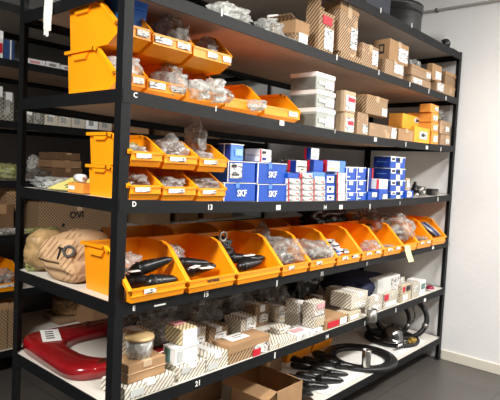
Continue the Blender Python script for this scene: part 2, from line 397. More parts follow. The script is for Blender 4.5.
# ------------------------------------------------------------------ cartons
def carton(name, label, cat, x0, x1, y, dep, z0, z1, m, group=None, parts=(), rz=0, jit=.0015, bev=.0015):
    """parts: ('sticker',a,b,c,d[,mat[,face]]), ('lid',mat,h), ('tape',mat), ('end',mat), ('text',s,size,mat,u,v[,face]), ('band',mat,z0,z1)"""
    w, h = x1-x0, z1-z0; r = empty(name, (x0+w/2, y+dep/2, z0), rz); tag(r, label, cat, group); hw_, hd = w/2, dep/2
    bm = bmesh.new(); box(bm, -hw_, hw_, -hd, hd, 0, h, jit); bevel(bm, bev); obj('body', bm, m, r); n = 0
    for p in parts:
        k = p[0]
        if k == 'sticker':
            mm = p[5] if len(p) > 5 else plabel; fc = p[6] if len(p) > 6 else 'front'; n += 1
            nm = p[7] if len(p) > 7 else 'sticker'
            if fc == 'front': patch(nm, r, mm, -hw_+w*p[1], -hw_+w*p[2], h*p[3], h*p[4], -hd-.0012-jit-n*.0005)
            elif fc == 'left': patch(nm, r, mm, hd-dep*p[2], hd-dep*p[1], h*p[3], h*p[4], -hw_-.0012-jit-n*.0005, 'left')
            else: patch(nm, r, mm, -hw_+w*p[1], -hw_+w*p[2], -hd+dep*p[3], -hd+dep*p[4], h+.0032+jit+n*.0005, 'top')
        elif k == 'lid':
            bm = bmesh.new(); box(bm, -hw_-.003, hw_+.003, -hd-.003, hd+.003, h-p[2], h+.003, jit*.5); bevel(bm, .001); obj('lid', bm, p[1], r)
        elif k == 'tape':
            bm = bmesh.new(); box(bm, -.022, .022, -hd-.0012-jit, hd+.001, h+.0003, h+.0016+jit); box(bm, -.022, .022, -hd-.0022-jit, -hd, h*.7, h+.001); obj('tape', bm, p[1], r)
        elif k == 'end':
            bm = bmesh.new(); box(bm, -hw_-.0015-jit, -hw_+.0, -hd+.002, hd-.002, h*.04, h*.96); obj('end_flap', bm, p[1], r)
        elif k == 'band':
            bm = bmesh.new(); box(bm, -hw_-.0015-jit, hw_+.0015+jit, -hd-.0015-jit, hd, h*p[2], h*p[3]); obj('printed_band', bm, p[1], r)
        elif k == 'text':
            fc = p[6] if len(p) > 6 else 'front'
            if fc == 'front': text('lettering', p[1], p[2], p[3], r, (-hw_+w*p[4], -hd-.0045-jit, h*p[5]))
            elif fc == 'left': text('lettering', p[1], p[2], p[3], r, (-hw_-.0028-jit, hd-dep*p[4], h*p[5]), 'left')
            else: text('lettering', p[1], p[2], p[3], r, (-hw_+w*p[4], -hd+dep*p[5], h+.0028), 'top')
        elif k == 'flap':
            bm = bmesh.new(); t = .003
            side, ang, ln = p[1], R(p[2]), p[3]
            if side == 'back': vs = box(bm, -hw_, hw_, 0, t, 0, ln); M = Matrix.Translation((0, hd, h)) @ Matrix.Rotation(ang, 4, 'X')
            elif side == 'left': vs = box(bm, 0, t, -hd, hd, 0, ln); M = Matrix.Translation((-hw_, 0, h)) @ Matrix.Rotation(ang, 4, 'Y')
            elif side == 'right': vs = box(bm, -t, 0, -hd, hd, 0, ln); M = Matrix.Translation((hw_, 0, h)) @ Matrix.Rotation(ang, 4, 'Y')
            else: vs = box(bm, -hw_, hw_, -t, 0, 0, ln); M = Matrix.Translation((0, -hd, h)) @ Matrix.Rotation(ang, 4, 'X')
            bm.transform(M); obj('flap', bm, m, r)
    return r
def pbox(name, label, s, u0, u1, vt, m, y=.02, dep=.2, uL=None, z0=None, zt=None, **k):
    """a carton whose front face spans photo columns u0..u1 at depth y, top front-left corner at row vt, standing on shelf s (or on z0)"""
    p = at(u0, vt, Y=y); x0 = p.x; z1 = zt if zt is not None else p.z
    q = at(u1, vt, Y=y)
    for _ in range(4):                              # right edge at the same height
        d = q-CAM; zz = z1
        vv = vt
        pr = CAM+d; # refine the row so that the point has height z1
        dz = (Vector((q.x, y, zz))-CAM); vv = 200-FPX*dz.dot(UP)/dz.dot(FW); q = at(u1, vv, Y=y)
    x1 = q.x
    if uL is not None:
        dz = (Vector((x0, y+dep, z1))-CAM); vv = 200-FPX*dz.dot(UP)/dz.dot(FW); ql = at(uL, vv, X=x0); dep = max(.03, ql.y-y)
    rear = k.pop('rear', False)
    if z0 is None: z0 = zs(s, (x0+x1)/2-(BX if rear else 0))+.002
    cat = k.pop('cat', 'box')
    o = carton(name, label, cat, x0, x1, y, dep, z0, z1, m, **k); o_info[o.name] = (x0, x1, y, dep, z0, z1)
    return o
o_info = {}
def top(o): return o_info[o.name][5]

# ------------------------------------------------------------------ bags and loose parts
def bag(label, c, s, m=None, contents=None, seed=1, amp=.32, sub=4, tent=None, cat='bag', name='plastic_bag', group=None, neck=None, ncon=9, raw=False):
    """c = centre of the bag's base"""
    m = m or clear; c = c if raw else (c[0]*XS, c[1], c[2]); r = empty(name, c); tag(r, label, cat, group); random.seed(seed*13+5)
    bm = bmesh.new(); blob(bm, (0, 0, s[2]), s, sub, amp, 2.3, seed, .0, tent)
    obj('film', bm, m, r, True)
    if contents:
        bm = bmesh.new()
        for i in range(ncon):
            a = random.uniform(0, 6.28); q = random.uniform(0, .55)
            sz = random.uniform(.18, .36)*min(s[0], s[1])
            blob(bm, (math.cos(a)*q*s[0], math.sin(a)*q*s[1], max(sz*.5, s[2]*random.uniform(.25, 1.1))), (sz, sz*random.uniform(.5, 1.3), sz*random.uniform(.4, .9)), 1, .2, 2, seed+i, .002)
        obj('contents', bm, contents, r)
    if neck:
        bm = bmesh.new(); h0 = s[2]*1.7
        lathe(bm, [(.012, h0), (.016, h0+neck*.3), (.03, h0+neck*.7), (.045, h0+neck)], 12, None, 1, .4)
        obj('twisted_neck', bm, m, r)
    return r
def lathe_thing(name, label, cat, loc, prof, m, M=None, n=32, group=None, extra=(), smooth=True):
    r = empty(name, loc); tag(r, label, cat, group)
    bm = bmesh.new(); lathe(bm, prof, n, M); obj('body', bm, m, r, smooth)
    for nm, pr, mm in extra:
        bm = bmesh.new(); lathe(bm, pr, n, M); obj(nm, bm, mm, r, smooth)
    return r
def rot_to(d, tilt_up=0):
    return Vector((0, 0, 1)).rotation_difference(Vector(d).normalized()).to_matrix().to_4x4()
def boot(label, loc, d, ln, rad, group=None, m=None):       # tapering ribbed rubber part lying down
    loc = (loc[0]*XS, loc[1], loc[2])
    prof = [(.15*rad, 0), (.55*rad, .04*ln), (.9*rad, .12*ln), (rad, .3*ln), (rad, .42*ln)]
    for i in range(5): prof += [(rad*(.86-.07*i), (.47+.085*i)*ln), (rad*(.95-.08*i), (.51+.085*i)*ln)]
    prof += [(.42*rad, .93*ln), (.2*rad, ln)]
    r = lathe_thing('rubber_boot', label, 'spare part', loc, prof, m or blk_g, rot_to(d), 20, group)
    bm = bmesh.new(); lathe(bm, [(rad*.75, .2*ln), (rad*1.08, .2*ln), (rad*1.08, .25*ln), (rad*.75, .25*ln)], 20, rot_to(d)); obj('collar', bm, blk, r)
    return r

# ================================================================== shelf A (the very top)
lathe_thing('round_tub', 'large black round tub with a rim standing on the very top shelf', 'tub', (2.62, .30, LEV['A']+.002),
            [(.0, 0), (.25, 0), (.255, .02), (.255, .185), (.265, .19), (.265, .22), (.245, .22), (.24, .19), (.24, .02), (0, .015)], blk, n=48,
            extra=(('rim_band', [(.2555, .15), (.259, .15), (.259, .165), (.2555, .165)], steel),))
r = empty('pulley', (3.19, .06, LEV['A']+.002)); tag(r, 'small black wheel hub part beside the round tub on the top shelf', 'spare part')
bm = bmesh.new(); lathe(bm, [(0, -.03), (.03, -.03), (.03, -.012), (.042, -.01), (.042, .01), (.03, .012), (.03, .035), (0, .035)], 20, Matrix.Translation((0, 0, .042)) @ Matrix.Rotation(R(75), 4, 'Y')); obj('hub', bm, blk, r, True)
bm = bmesh.new(); box(bm, -.045, .05, -.02, .02, 0, .014); bevel(bm, .003); obj('bracket', bm, blk_g, r)
r = empty('hose_clamp', (3.08, .05, LEV['A']+.002)); tag(r, 'low black metal strap lying between tub and hub on the top shelf', 'spare part')
bm = bmesh.new(); box(bm, -.05, .05, -.015, .015, 0, .022); bevel(bm, .004); obj('strap', bm, blk, r)
bm = bmesh.new(); lathe(bm, [(0, .022), (.008, .022), (.008, .034), (0, .034)], 8); obj('bolt', bm, dullm, r)
carton('equipment_case', 'dark case lying at the cropped end of the top shelf', 'case', 1.8, 2.12, .02, .3, LEV['A']+.002, LEV['A']+.16, mat('dark_case', (.02, .025, .04), .5), parts=(('lid', blk, .03), ('sticker', .4, .5, .5, .7, dullm, 'front', 'latch')))
carton('flat_board', 'thin black metal strip lying at the far end of the top shelf', 'spare part', 3.24, 3.36, .01, .1, LEV['A']+.002, LEV['A']+.012, blk)

# ================================================================== shelf B
bag('white knotted plastic bag nearest the camera on the second shelf', (.66, .12, LEV['B']), (.12, .09, .05), milky, white, 3, name='plastic_bag')
bag('clear plastic bag of pale fittings right of the white knotted bag', (.93, .10, LEV['B']), (.08, .07, .045), clear, dullm, 4)
bag('flat clear plastic sheet sleeve in front of the short brown carton', (1.08, .06, LEV['B']), (.11, .04, .010), clear, None, 5, name='plastic_sleeve')
bag('bright wrapped bag hanging over the rack end on the second shelf', (.12, .58, LEV['B']), (.10, .12, .05), milky, yel, 6)
r = empty('paper_strips', (-.012, .55, LEV['B']+.01)); tag(r, 'bundle of long white paper strips hanging over the rack end beam', 'paper strips')
for i, (yy, ln) in enumerate(((-.022, .165), (.0, .185), (.022, .175))):
    bm = bmesh.new()
    for k in range(7):
        z1 = .03-(ln/7)*k; z0 = z1-ln/7; o_ = .006*math.sin(k*.8+i)
        box(bm, -.004+o_*.5, -.001+o_*.5, yy-.0105+o_*.3, yy+.0105+o_*.3, z0, z1+.0006)
    obj('strip', bm, paper, r)
zb = None
b1 = pbox('cardboard_carton', 'short open brown carton with white bundles on top, second shelf', 'B', 296, 309, 19, hkx, y=.03, uL=267, parts=(('band', card, .45, 1.0), ('sticker', .25, .9, .1, .5, white), ('flap', 'left', -70, .05)))
for i, (dx, dy, rz) in enumerate(((-.03, .12, .3), (.035, .05, -.2), (.02, .2, .9))):
    bx = o_info[b1.name]; cx = (bx[0]+bx[1])/2+dx; cy = bx[2]+.08+dy*.6
    carton('paper_bundle', ['left white striped paper bundle lying on the short brown carton', 'white paper bundle hanging at the front edge of the short brown carton', 'hindmost white paper bundle on the short brown carton'][i], 'paper bundle', cx-.07, cx+.07, cy-.03, .06, bx[5]+.004+.0*i, bx[5]+.034, white, group=None, rz=rz, parts=(('band', grey_c, .4, .6),))
b2 = pbox('cardboard_carton', 'medium brown striped carton with one raised flap on the second shelf', 'B', 320, 335, 9, hk, y=.03, uL=306, parts=(('sticker', .35, .95, .1, .62), ('sticker', .2, .8, .7, .9, red), ('flap', 'left', 8, .12), ('flap', 'back', 20, .06)))
bx = o_info[b2.name]
f1 = pbox('flat_carton', 'flat striped carton under the tallest brown carton', 'B', 341, 362, 51, hk, y=.02, dep=.34, parts=(('tape', card_p),))
b3 = pbox('cardboard_carton', 'tallest brown striped carton on the second shelf, with white label', 'B', 341, 359, -1, hkf, y=.03, uL=323, z0=top(f1)+.003, parts=(('sticker', .62, .98, .12, .55), ('tape', card_p), ('band', card, .82, .9)))
b4 = pbox('cardboard_carton', 'small striped carton tucked right of the tallest carton', 'B', 362.5, 379, 42, hkf, y=.02, dep=.2, parts=(('sticker', .6, .95, .2, .85), ('tape', card_p)))
b6 = pbox('cardboard_carton', 'lower kraft carton of the pair at the middle of second shelf', 'B', 386, 404, 58, hkf, y=.02, uL=376, parts=(('sticker', .45, .95, .3, .9), ('tape', card_p)))
b5 = pbox('cardboard_carton', 'larger kraft carton resting on another, black square stamp on its side', 'B', 390, 409, 38, card, y=.025, uL=374, z0=top(b6)+.003, parts=(('sticker', .45, .95, .1, .75), ('sticker', .35, .7, .3, .75, ink, 'left', 'stamp'), ('sticker', .42, .63, .4, .65, card, 'left', 'stamp_centre'), ('tape', card_p)))
b8 = pbox('cardboard_carton', 'bottom striped carton of the low pair on the second shelf', 'B', 412, 431, 75, hkf, y=.02, uL=404, parts=(('sticker', .05, .5, .2, .8),))
b7 = pbox('cardboard_carton', 'open topped striped carton upon the low pair, bag inside', 'B', 412, 431, 64, hkf, y=.02, uL=404, z0=top(b8)+.003, parts=(('sticker', .75, .98, .2, .8), ('band', card, .8, 1)))
bx = o_info[b7.name]; bag('greenish clear bag lying on the open striped carton', ((bx[0]+bx[1])/2, bx[2]+.11, bx[5]+.003), (.10, .08, .035), clear, grey_c, 8, raw=True)
b10 = pbox('cardboard_carton', 'long low brown carton at the far end of the second shelf', 'B', 437, 455, 81, hkf, y=.02, uL=430, parts=(('sticker', .02, .35, .2, .9), ('band', card, .8, .95)))
b9 = pbox('cardboard_carton', 'upright kraft carton with white label, standing on the long low carton', 'B', 433, 442, 63, card, y=.03, uL=427, z0=top(b10)+.003, parts=(('sticker', .3, .95, .1, .6),))
b11 = pbox('cardboard_carton', 'small striped carton at the far upright on the second shelf', 'B', 446, 456, 71, hkx, y=.03, dep=.14, z0=top(b10)+.003, parts=(('band', card, .75, 1),))
for i, (xa, xb_, h) in enumerate(((1.5, 1.8, .2), (2.0, 2.3, .14), (2.5, 2.8, .17))):
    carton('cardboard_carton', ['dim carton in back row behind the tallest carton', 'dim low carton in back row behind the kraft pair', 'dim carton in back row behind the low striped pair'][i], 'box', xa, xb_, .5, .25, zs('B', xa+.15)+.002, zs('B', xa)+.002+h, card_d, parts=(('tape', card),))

# ================================================================== shelf C
ORD = ['first', 'second', 'third', 'fourth', 'fifth', 'sixth', 'seventh', 'eighth', 'ninth', 'tenth', 'eleventh']
_c = [.025]+[xat(u, .09, 1.9) for u in (146, 185, 224, 262)]
CB = [(_c[i]+.002, _c[i+1]-.002) for i in range(4)]+[(xat(264, .09, 1.9), xat(300, .09, 1.9))]
_c = [.025]+[xat(u, .085, 2.15) for u in (152, 193, 232)]
CT = [(_c[i]+.002, _c[i+1]-.002) for i in range(3)]
ST = [((.1, .35), (.55, .9)), ((.05, .45), (.6, .92)), ((.35, .6), (.75, .97)), ((.6, .85),), ((.65, .9),)]
for i, (a, b_) in enumerate(CB):
    zf = zs('C', (a+b_)/2)+.002
    storage_bin(a, b_, .09, .355, .182, zf, f'orange bin on third shelf, lower row, {ORD[i]} from the near upright', 'orange bins on the third shelf', sticker=ST[i], grip=(i == 0))
for i, (a, b_) in enumerate(CT):
    zf = zs('C', (a+b_)/2)+.002
    storage_bin(a, b_, .085, .355, .182, zf+.190, f'orange bin on third shelf, upper row, {ORD[i]} from the near upright', 'orange bins on the third shelf', sticker=ST[i], grip=(i == 0))
z2 = LEV['C']+.192
r = empty('plastic_tote', (.148, .235, z2+.016)); tag(r, 'blue plastic tote standing inside the upper near orange bin', 'tote')
bm = bmesh.new(); lathe(bm, [(.0, 0), (.10, 0), (.122, .21), (.132, .21), (.132, .222), (.115, .222), (.095, .008), (0, .008)], 4, Matrix.Diagonal((.8, 1.15, 1, 1)) @ Matrix.Rotation(R(45), 4, 'Z')); bevel(bm, .004); obj('body', bm, blue_t, r)
bm = bmesh.new(); strip(bm, [(-.04, -.102, .15), (.04, -.102, .15)], .01, .014); obj('handle', bm, blue_t, r)
bag('clear bag of fittings peaking out of the upper second orange bin', (.36, .20, z2+.02), (.085, .11, .075), clear, dullm, 11, tent=.6)
bag('clear bag standing in the upper third orange bin', (.58, .19, z2+.01), (.06, .07, .06), clear, None, 12, tent=.5)
zf = LEV['C']
for i, (x, y, w, h, m_, c_, lab) in enumerate((
        (.12, .19, .065, .065, milky, grey_c, 'whitish bag filling the lower first orange bin'),
        (.34, .15, .06, .055, clear, dullm, 'grey bag spilling over the lower second orange bin'),
        (.38, .21, .055, .07, clear, dullm, 'pale bag heaped at the back of the lower second bin'),
        (.44, .12, .042, .045, milky, grey_c, 'crumpled milky bag between the lower second and third bins'),
        (.57, .13, .045, .055, milky, white, 'bright white bag in the lower third orange bin'),
        (.63, .16, .04, .045, clear, grey_c, 'small clear bag beside the white one in lower third bin'),
        (.83, .11, .05, .03, milky, white, 'round white wrapped parcel at the lower fourth bin front'),
        (1.10, .2, .08, .03, clear, card, 'clear bag deep in the lower fifth orange bin'))):
    bag(lab, (x, y, zs('C', x)+.035), (w, .1, h), m_, c_, 20+i, tent=.35 if i in (2, 4) else None)
# white lidded boxes
wz = None
for i, vt in enumerate((107.5, 89.5, 72)):
    wz = pbox('lidded_box', ['bottom white lidded box in the stack of three', 'middle white lidded box in the stack of three', 'top white lidded box in the stack of three'][i], 'C', 317, 335, vt, mat('pale_grey_green_box', (.40, .43, .39), .35, noise_amt=.1), y=.03, uL=291,
              z0=None if i == 0 else top(wz)+.004, group='white lidded boxes on the third shelf',
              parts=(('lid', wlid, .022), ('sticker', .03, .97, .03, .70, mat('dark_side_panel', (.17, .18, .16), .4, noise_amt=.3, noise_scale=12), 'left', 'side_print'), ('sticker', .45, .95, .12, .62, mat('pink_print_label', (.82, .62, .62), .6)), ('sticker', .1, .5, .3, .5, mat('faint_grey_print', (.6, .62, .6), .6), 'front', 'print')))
c1 = pbox('cardboard_carton', 'lower pale carton with printed label beside the white lidded boxes', 'C', 345, 354.5, 112, card_p, y=.03, uL=336, parts=(('sticker', .1, .95, .08, .75), ('sticker', .3, .9, .4, .6, red)))
pbox('cardboard_carton', 'upper pale carton with red print on label beside white lidded boxes', 'C', 345, 356, 90, card_p, y=.03, uL=336, z0=top(c1)+.003, parts=(('sticker', .1, .95, .08, .8), ('sticker', .3, .9, .5, .7, red)))
c3 = pbox('cardboard_carton', 'square striped carton with a small white label under the big striped one', 'C', 358, 368.5, 112, hkf, y=.03, uL=355, parts=(('sticker', .5, .95, .1, .5),))
c4 = pbox('cardboard_carton', 'low wide striped carton under the right half of big striped carton', 'C', 370, 397, 122.5, hkf, y=.02, dep=.25, parts=(('sticker', .78, .97, .1, .9),))
pbox('cardboard_carton', 'big brown diagonally striped carton on top of two others', 'C', 367, 388, 94, hk, y=.03, uL=355, z0=max(top(c3), top(c4))+.004, parts=(('sticker', .72, .97, .05, .45), ('tape', card_p), ('band', card, .9, 1)))
pbox('cardboard_carton', 'low plain kraft carton left of the amber cartons', 'C', 399, 414, 128, card, y=.02, dep=.1, parts=(('tape', card_p),))
c7 = pbox('amber_carton', 'lower amber carton with black and white emblem', 'C', 415, 430, 126, card_y, y=.02, uL=411, parts=(('sticker', .3, .8, .25, .75), ('sticker', .42, .62, .4, .6, ink, 'front', 'emblem')))
c6 = pbox('amber_carton', 'upper wide amber carton with a white and black strip label', 'C', 403, 430, 113, card_y, y=.13, uL=389, z0=zs('C', 2.7)+.11, parts=(('sticker', .4, .8, .55, .85), ('sticker', .45, .6, .6, .8, ink, 'front', 'emblem'), ('sticker', .05, .95, .1, .9, card_o, 'left', 'side_print')))
carton('amber_carton', 'plain amber carton underneath the upper wide amber carton', 'box', *[o_info[c6.name][0], o_info[c6.name][1]], .2, .25, zs('C', 2.6)+.002, o_info[c6.name][4]-.003, card_o)
pz_ = None
for i, vt in enumerate((132, 122, 112.5)):
    pz_ = pbox('small_carton', ['bottom', 'middle', 'top'][i]+' small orange carton with white end label in the column of three', 'C', 432, 438.5, vt, card_o, y=.02, dep=.2, z0=None if i == 0 else top(pz_)+.002, group='column of small orange cartons', parts=(('sticker', .2, .85, .2, .75),))
pbox('amber_carton', 'orange carton on top of the column of small orange cartons', 'C', 431, 439, 103.5, card_o, y=.02, uL=420, z0=top(pz_)+.003, parts=(('sticker', .5, .9, .25, .75),))
pk = None
for i, vt in enumerate((134, 120)):
    pk = pbox('cardboard_carton', ['lower', 'upper'][i]+' hatched carton against the far upright on the third shelf', 'C', 441, 450.5, vt, hkf, y=.02, dep=.16, z0=None if i == 0 else top(pk)+.003, parts=(('sticker', .5, .85, .2, .6),))
bx = o_info[pk.name]; bag('grey clear bag with yellow tag on the far hatched cartons', ((bx[0]+bx[1])/2, .10, bx[5]+.003), (.07, .06, .05), smoke, yel, 31, raw=True)
for i, (xa, xb_, h, m_) in enumerate(((1.4, 1.7, .12, card_d), (2.0, 2.25, .15, card_d), (.85, 1.1, .13, card_d))):
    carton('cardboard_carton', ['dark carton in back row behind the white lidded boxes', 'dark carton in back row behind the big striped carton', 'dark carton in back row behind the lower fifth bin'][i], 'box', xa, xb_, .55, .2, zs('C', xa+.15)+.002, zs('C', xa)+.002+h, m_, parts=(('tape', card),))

# ================================================================== shelf D
DB = [(.047, .205), (.21, .40), (.405, .585)]
for row in (0, 1):
    for i, (a, b_) in enumerate(DB):
        storage_bin(a, b_, -.005, .29, .125, zs('D', (a+b_)/2)+.002+row*.1325, f'small orange bin on fourth shelf, {"upper" if row else "lower"} row, {ORD[i]} from near upright', 'orange bins on the fourth shelf',
                    lip=.44, sticker=((.15, .6),), grip=(i == 0), slope=.45)
zd = LEV['D']
for i, (x, y, z, sx, sy, sz, m_, c_, tent, lab) in enumerate((
        (.14, .14, .16, .055, .09, .030, milky, None, None, 'white wrapped packet in the upper first small bin'),
        (.31, .10, .16, .07, .08, .05, clear, dullm, .6, 'peaked clear bag in the upper second small bin'),
        (.50, .12, .15, .06, .08, .04, clear, mat('small_assorted_bits', (.30, .25, .30), .5), None, 'bag of small parts in the upper third small bin'),
        (.52, .16, .19, .045, .05, .085, clear, None, .25, 'tall upright clear bag standing in the upper third small bin'),
        (.13, .12, .03, .055, .09, .04, clear, dullm, None, 'clear bag in the lower first small bin'),
        (.30, .10, .02, .075, .09, .04, clear, mat('violet_bits', (.35, .2, .3), .5), None, 'bag of violet grey parts in the lower second small bin'),
        (.50, .10, .02, .075, .09, .045, clear, card_p, None, 'bag of pale parts in the lower third small bin'),
        (.21, .2, .15, .06, .06, .045, olive, None, None, 'olive green packet behind the upper small bins'))):
    bag(lab, (x, y, zs('D', x)+z), (sx, sy, sz), m_, c_, 40+i, tent=tent)
carton('amber_carton', 'small orange carton behind the lower near small bin', 'box', .035, .12, .31, .12, zd+.002, zd+.045, card_o, parts=(('sticker', .1, .5, .3, .7, paper, 'left'),))
lathe_thing('paper_roll', 'short white roll lying on the small orange carton', 'roll', (.05, .355, zd+.066), [(0, -.035), (.018, -.035), (.018, .035), (0, .035)], white, rot_to((.15, 1, 0)), 20, extra=(('core', [(0, -.036), (.007, -.036), (.007, .036), (0, .036)], card),))
bag('flat clear plastic bag with papers by the back upright on fourth shelf', (.12, .69, zd), (.11, .11, .028), clear, paper, 50, amp=.4)
bm = bmesh.new(); box(bm, -.07, .07, -.10, .10, 0, .004, .002); r = empty('leaflet', (.10, .49, zd+.03), .2); r.rotation_euler = (0, R(-20), .15); obj('sheet', bm, yel, r); tag(r, 'yellow leaflet lying on the fourth shelf at the rack end', 'leaflet'); patch('lettering_block', r, ink, -.03, .02, .02, .03, .0065, 'top', .0006)
for i in range(3): patch('lettering_block', r, ink, -.05+i*.012, -.045+i*.012, -.07, .0, .0065, 'top', .0006)
# blue boxes
def skf(s, u0, u1, vt, size, **k):
    return (('text', s, size*.8, paper, k.get('tx', .5), .42), ('band', white, .965, 1.0), ('sticker', .36, .47, .72, 1.0, blue_l, 'front', 'tape_end'), ('sticker', .0, .025, 0, 1, paper, 'front', 'edge_line'))
dL = pbox('bearing_box', 'large blue box in bottom row, nearest to the orange bins', 'D', 223.5, 255.5, 182.5, blue, y=.03, dep=.22, parts=skf('SKF', 0, 0, 0, .055, tx=.55), group='large blue boxes')
dR = pbox('bearing_box', 'large blue box in bottom row beside the small white boxes', 'D', 257.5, 286.5, 184, blue, y=.03, dep=.22, parts=skf('SKF', 0, 0, 0, .055, tx=.5), group='large blue boxes')
uLb = pbox('bearing_box', 'large blue box of upper row with big white shipping label', 'D', 227.5, 255.5, 160.5, blue, y=.035, dep=.24, z0=top(dL)+.003, group='large blue boxes',
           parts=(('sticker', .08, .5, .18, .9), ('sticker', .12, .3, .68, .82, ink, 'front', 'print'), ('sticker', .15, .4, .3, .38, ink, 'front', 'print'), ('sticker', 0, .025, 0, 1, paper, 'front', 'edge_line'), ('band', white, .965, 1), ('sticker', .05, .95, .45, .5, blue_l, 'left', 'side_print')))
uRb = pbox('bearing_box', 'large blue box of upper row right of the shipping label box', 'D', 257.5, 286.5, 162, blue, y=.035, dep=.24, z0=top(dR)+.003, parts=skf('SKF', 0, 0, 0, .055, tx=.5), group='large blue boxes')
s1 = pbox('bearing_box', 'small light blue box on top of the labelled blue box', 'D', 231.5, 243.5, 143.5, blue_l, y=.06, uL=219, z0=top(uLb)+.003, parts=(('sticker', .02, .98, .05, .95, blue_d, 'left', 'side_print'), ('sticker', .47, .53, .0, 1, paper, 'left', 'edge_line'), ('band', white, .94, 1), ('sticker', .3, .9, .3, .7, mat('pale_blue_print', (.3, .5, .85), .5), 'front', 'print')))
s2 = pbox('small_bearing_box', 'lower small white box with dark red edge on the blue boxes', 'D', 260, 271.5, 155.5, white, y=.06, uL=245, z0=top(uRb)+.003, parts=(('end', white), ('sticker', 0, .08, 0, 1, red, 'front', 'edge_line'), ('sticker', .2, .5, .3, .7, blue_d, 'front', 'print')))
pbox('small_bearing_box', 'upper small white box with dark red edge on the blue boxes', 'D', 260, 271.5, 149, white, y=.06, uL=245, z0=top(s2)+.002, parts=(('sticker', 0, .08, 0, 1, red, 'front', 'edge_line'), ('sticker', .2, .5, .3, .7, ink, 'front', 'print')))
bag('long clear plastic sleeve lying behind on top of the small boxes', (1.42, .30, zs('D', 1.4)+.145), (.17, .08, .05), clear, None, 55, name='plastic_sleeve')
# columns of small boxes
def column(name_lab, u0, u1, vts, m_, kind, y=.02, dep=.18):
    z = None; prev = None
    for i, vt in enumerate(vts):
        n = len(vts); where = 'bottom' if i == 0 else ('top' if i == n-1 else ORD[i]+' from bottom')
        if kind == 'white': pr = (('sticker', .10, .92, .14, .86, plabel, 'front', 'print'), ('sticker', .62, .84, .35, .6, mat('red_dot', (.75, .1, .1), .6), 'front', 'emblem'), ('sticker', .0, .05, .0, 1, red, 'front', 'edge_line'), ('band', grey_c, .0, .12))
        elif kind == 'bluelab': pr = (('sticker', .1, .75, .12, .8, paper), ('sticker', .25, .5, .35, .65, blue_d, 'front', 'print'), ('sticker', .9, 1.0, 0, 1, ink, 'front', 'edge_line'))
        elif kind == 'blue': pr = (('sticker', .28, .66, .6, .98, paper), ('sticker', .1, .4, .2, .3, paper, 'front', 'print'), ('sticker', .0, .05, .0, 1, paper, 'front', 'edge_line'), ('band', white, .94, 1))
        elif kind == 'whiteend': pr = (('sticker', .0, .12, 0, 1, red, 'front', 'edge_line'), ('sticker', .3, .7, .3, .7, mat('faint_grey_print', (.6, .62, .6), .6), 'front', 'print'), ('band', grey_c, 0, .04))
        prev = pbox('bearing_box' if kind == 'blue' else 'small_bearing_box', f'{name_lab}, {where}', 'D', u0, u1, vt, m_, y=y, dep=dep, z0=None if prev is None else top(prev)+.0015, parts=pr, jit=.0005, bev=.0008)
    return prev
ca = column('small white box in column right against the large blue boxes', 288, 300, (196.5, 190.5, 184.5, 178.5), white, 'white')
cb = column('small white box in the second column of white boxes', 301.2, 312.8, (196.8, 190.8, 184.8, 178.8, 172.8), white, 'white')
cc = column('small white box in the third column of white boxes', 313.5, 325.3, (196.8, 190.8, 184.8, 178.8), white, 'white')
cd = column('blue box with square white label in the narrow column', 326, 336.2, (194, 184, 174), blue, 'bluelab')
ce = column('cream white box with red edge next to the blue label column', 337, 345.6, (193.5, 183.2, 172.5), white, 'whiteend')
a1 = pbox('small_bearing_box', 'blue topped small box capping the first white column', 'D', 288, 300, 172.8, blue, y=.02, dep=.18, z0=top(ca)+.0015, parts=(('sticker', .92, 1, 0, 1, red, 'front', 'edge_line'),))
a3 = pbox('small_bearing_box', 'light blue small box capping the third white column', 'D', 313.5, 325.3, 171.8, blue_l, y=.02, dep=.18, z0=top(cc)+.0015, parts=(('sticker', .1, .9, .0, .3, white, 'front', 'print'),))
a4 = pbox('small_bearing_box', 'double label white box with navy red side, left of the upper trio', 'D', 297, 307, 160.5, white, y=.03, uL=288.5, z0=max(top(a1), top(cb))+.002,
          parts=(('sticker', .3, .95, 0, 1, blue_d, 'left', 'side_print'), ('sticker', 0, .3, 0, 1, red, 'left', 'end_print'), ('sticker', .15, .85, .1, .42, mat('pale_label', (.78, .76, .68), .6)), ('sticker', .15, .85, .55, .9, MATS['pale_label']), ('sticker', .35, .6, .2, .3, ink, 'front', 'print'), ('sticker', .0, 1, .475, .52, ink, 'front', 'seam')))
a5 = pbox('bearing_box', 'dark blue box with red corner, middle of the upper trio', 'D', 314.5, 323.5, 160, blue, y=.03, uL=308, z0=max(top(a3), top(cb))+.002, parts=(('sticker', .4, .95, 0, 1, blue_d, 'left', 'side_print'), ('sticker', 0, .35, 0, 1, red, 'left', 'end_print')))
a6 = pbox('small_bearing_box', 'white faced box with blue end, right of the upper trio', 'D', 327.5, 345.6, 160, blue_l, y=.03, uL=324, z0=max(top(cd), top(ce))+.002, parts=(('sticker', 0, .64, .06, .94, mat('pale_label', (.78, .76, .68), .6)), ('sticker', 0, 1, 0, 1, red, 'left', 'side_print'), ('sticker', .1, .4, .2, .35, yel, 'front', 'print')))
pbox('small_bearing_box', 'topmost white faced box with navy and red side above the trio', 'D', 311.5, 319.5, 148, white, y=.05, uL=305, z0=top(a5)+.003, parts=(('sticker', .35, 1, 0, 1, blue_d, 'left', 'side_print'), ('sticker', 0, .35, 0, 1, red, 'left', 'end_print'), ('sticker', .2, .8, .2, .8, MATS['pale_label'])))
cf = column('mid blue box in the first of two blue columns', 346.3, 356, (192.5, 180, 167), blue, 'blue')
cg = column('mid blue box in the second of two blue columns', 356.6, 366, (192.5, 180, 167), blue, 'blue')
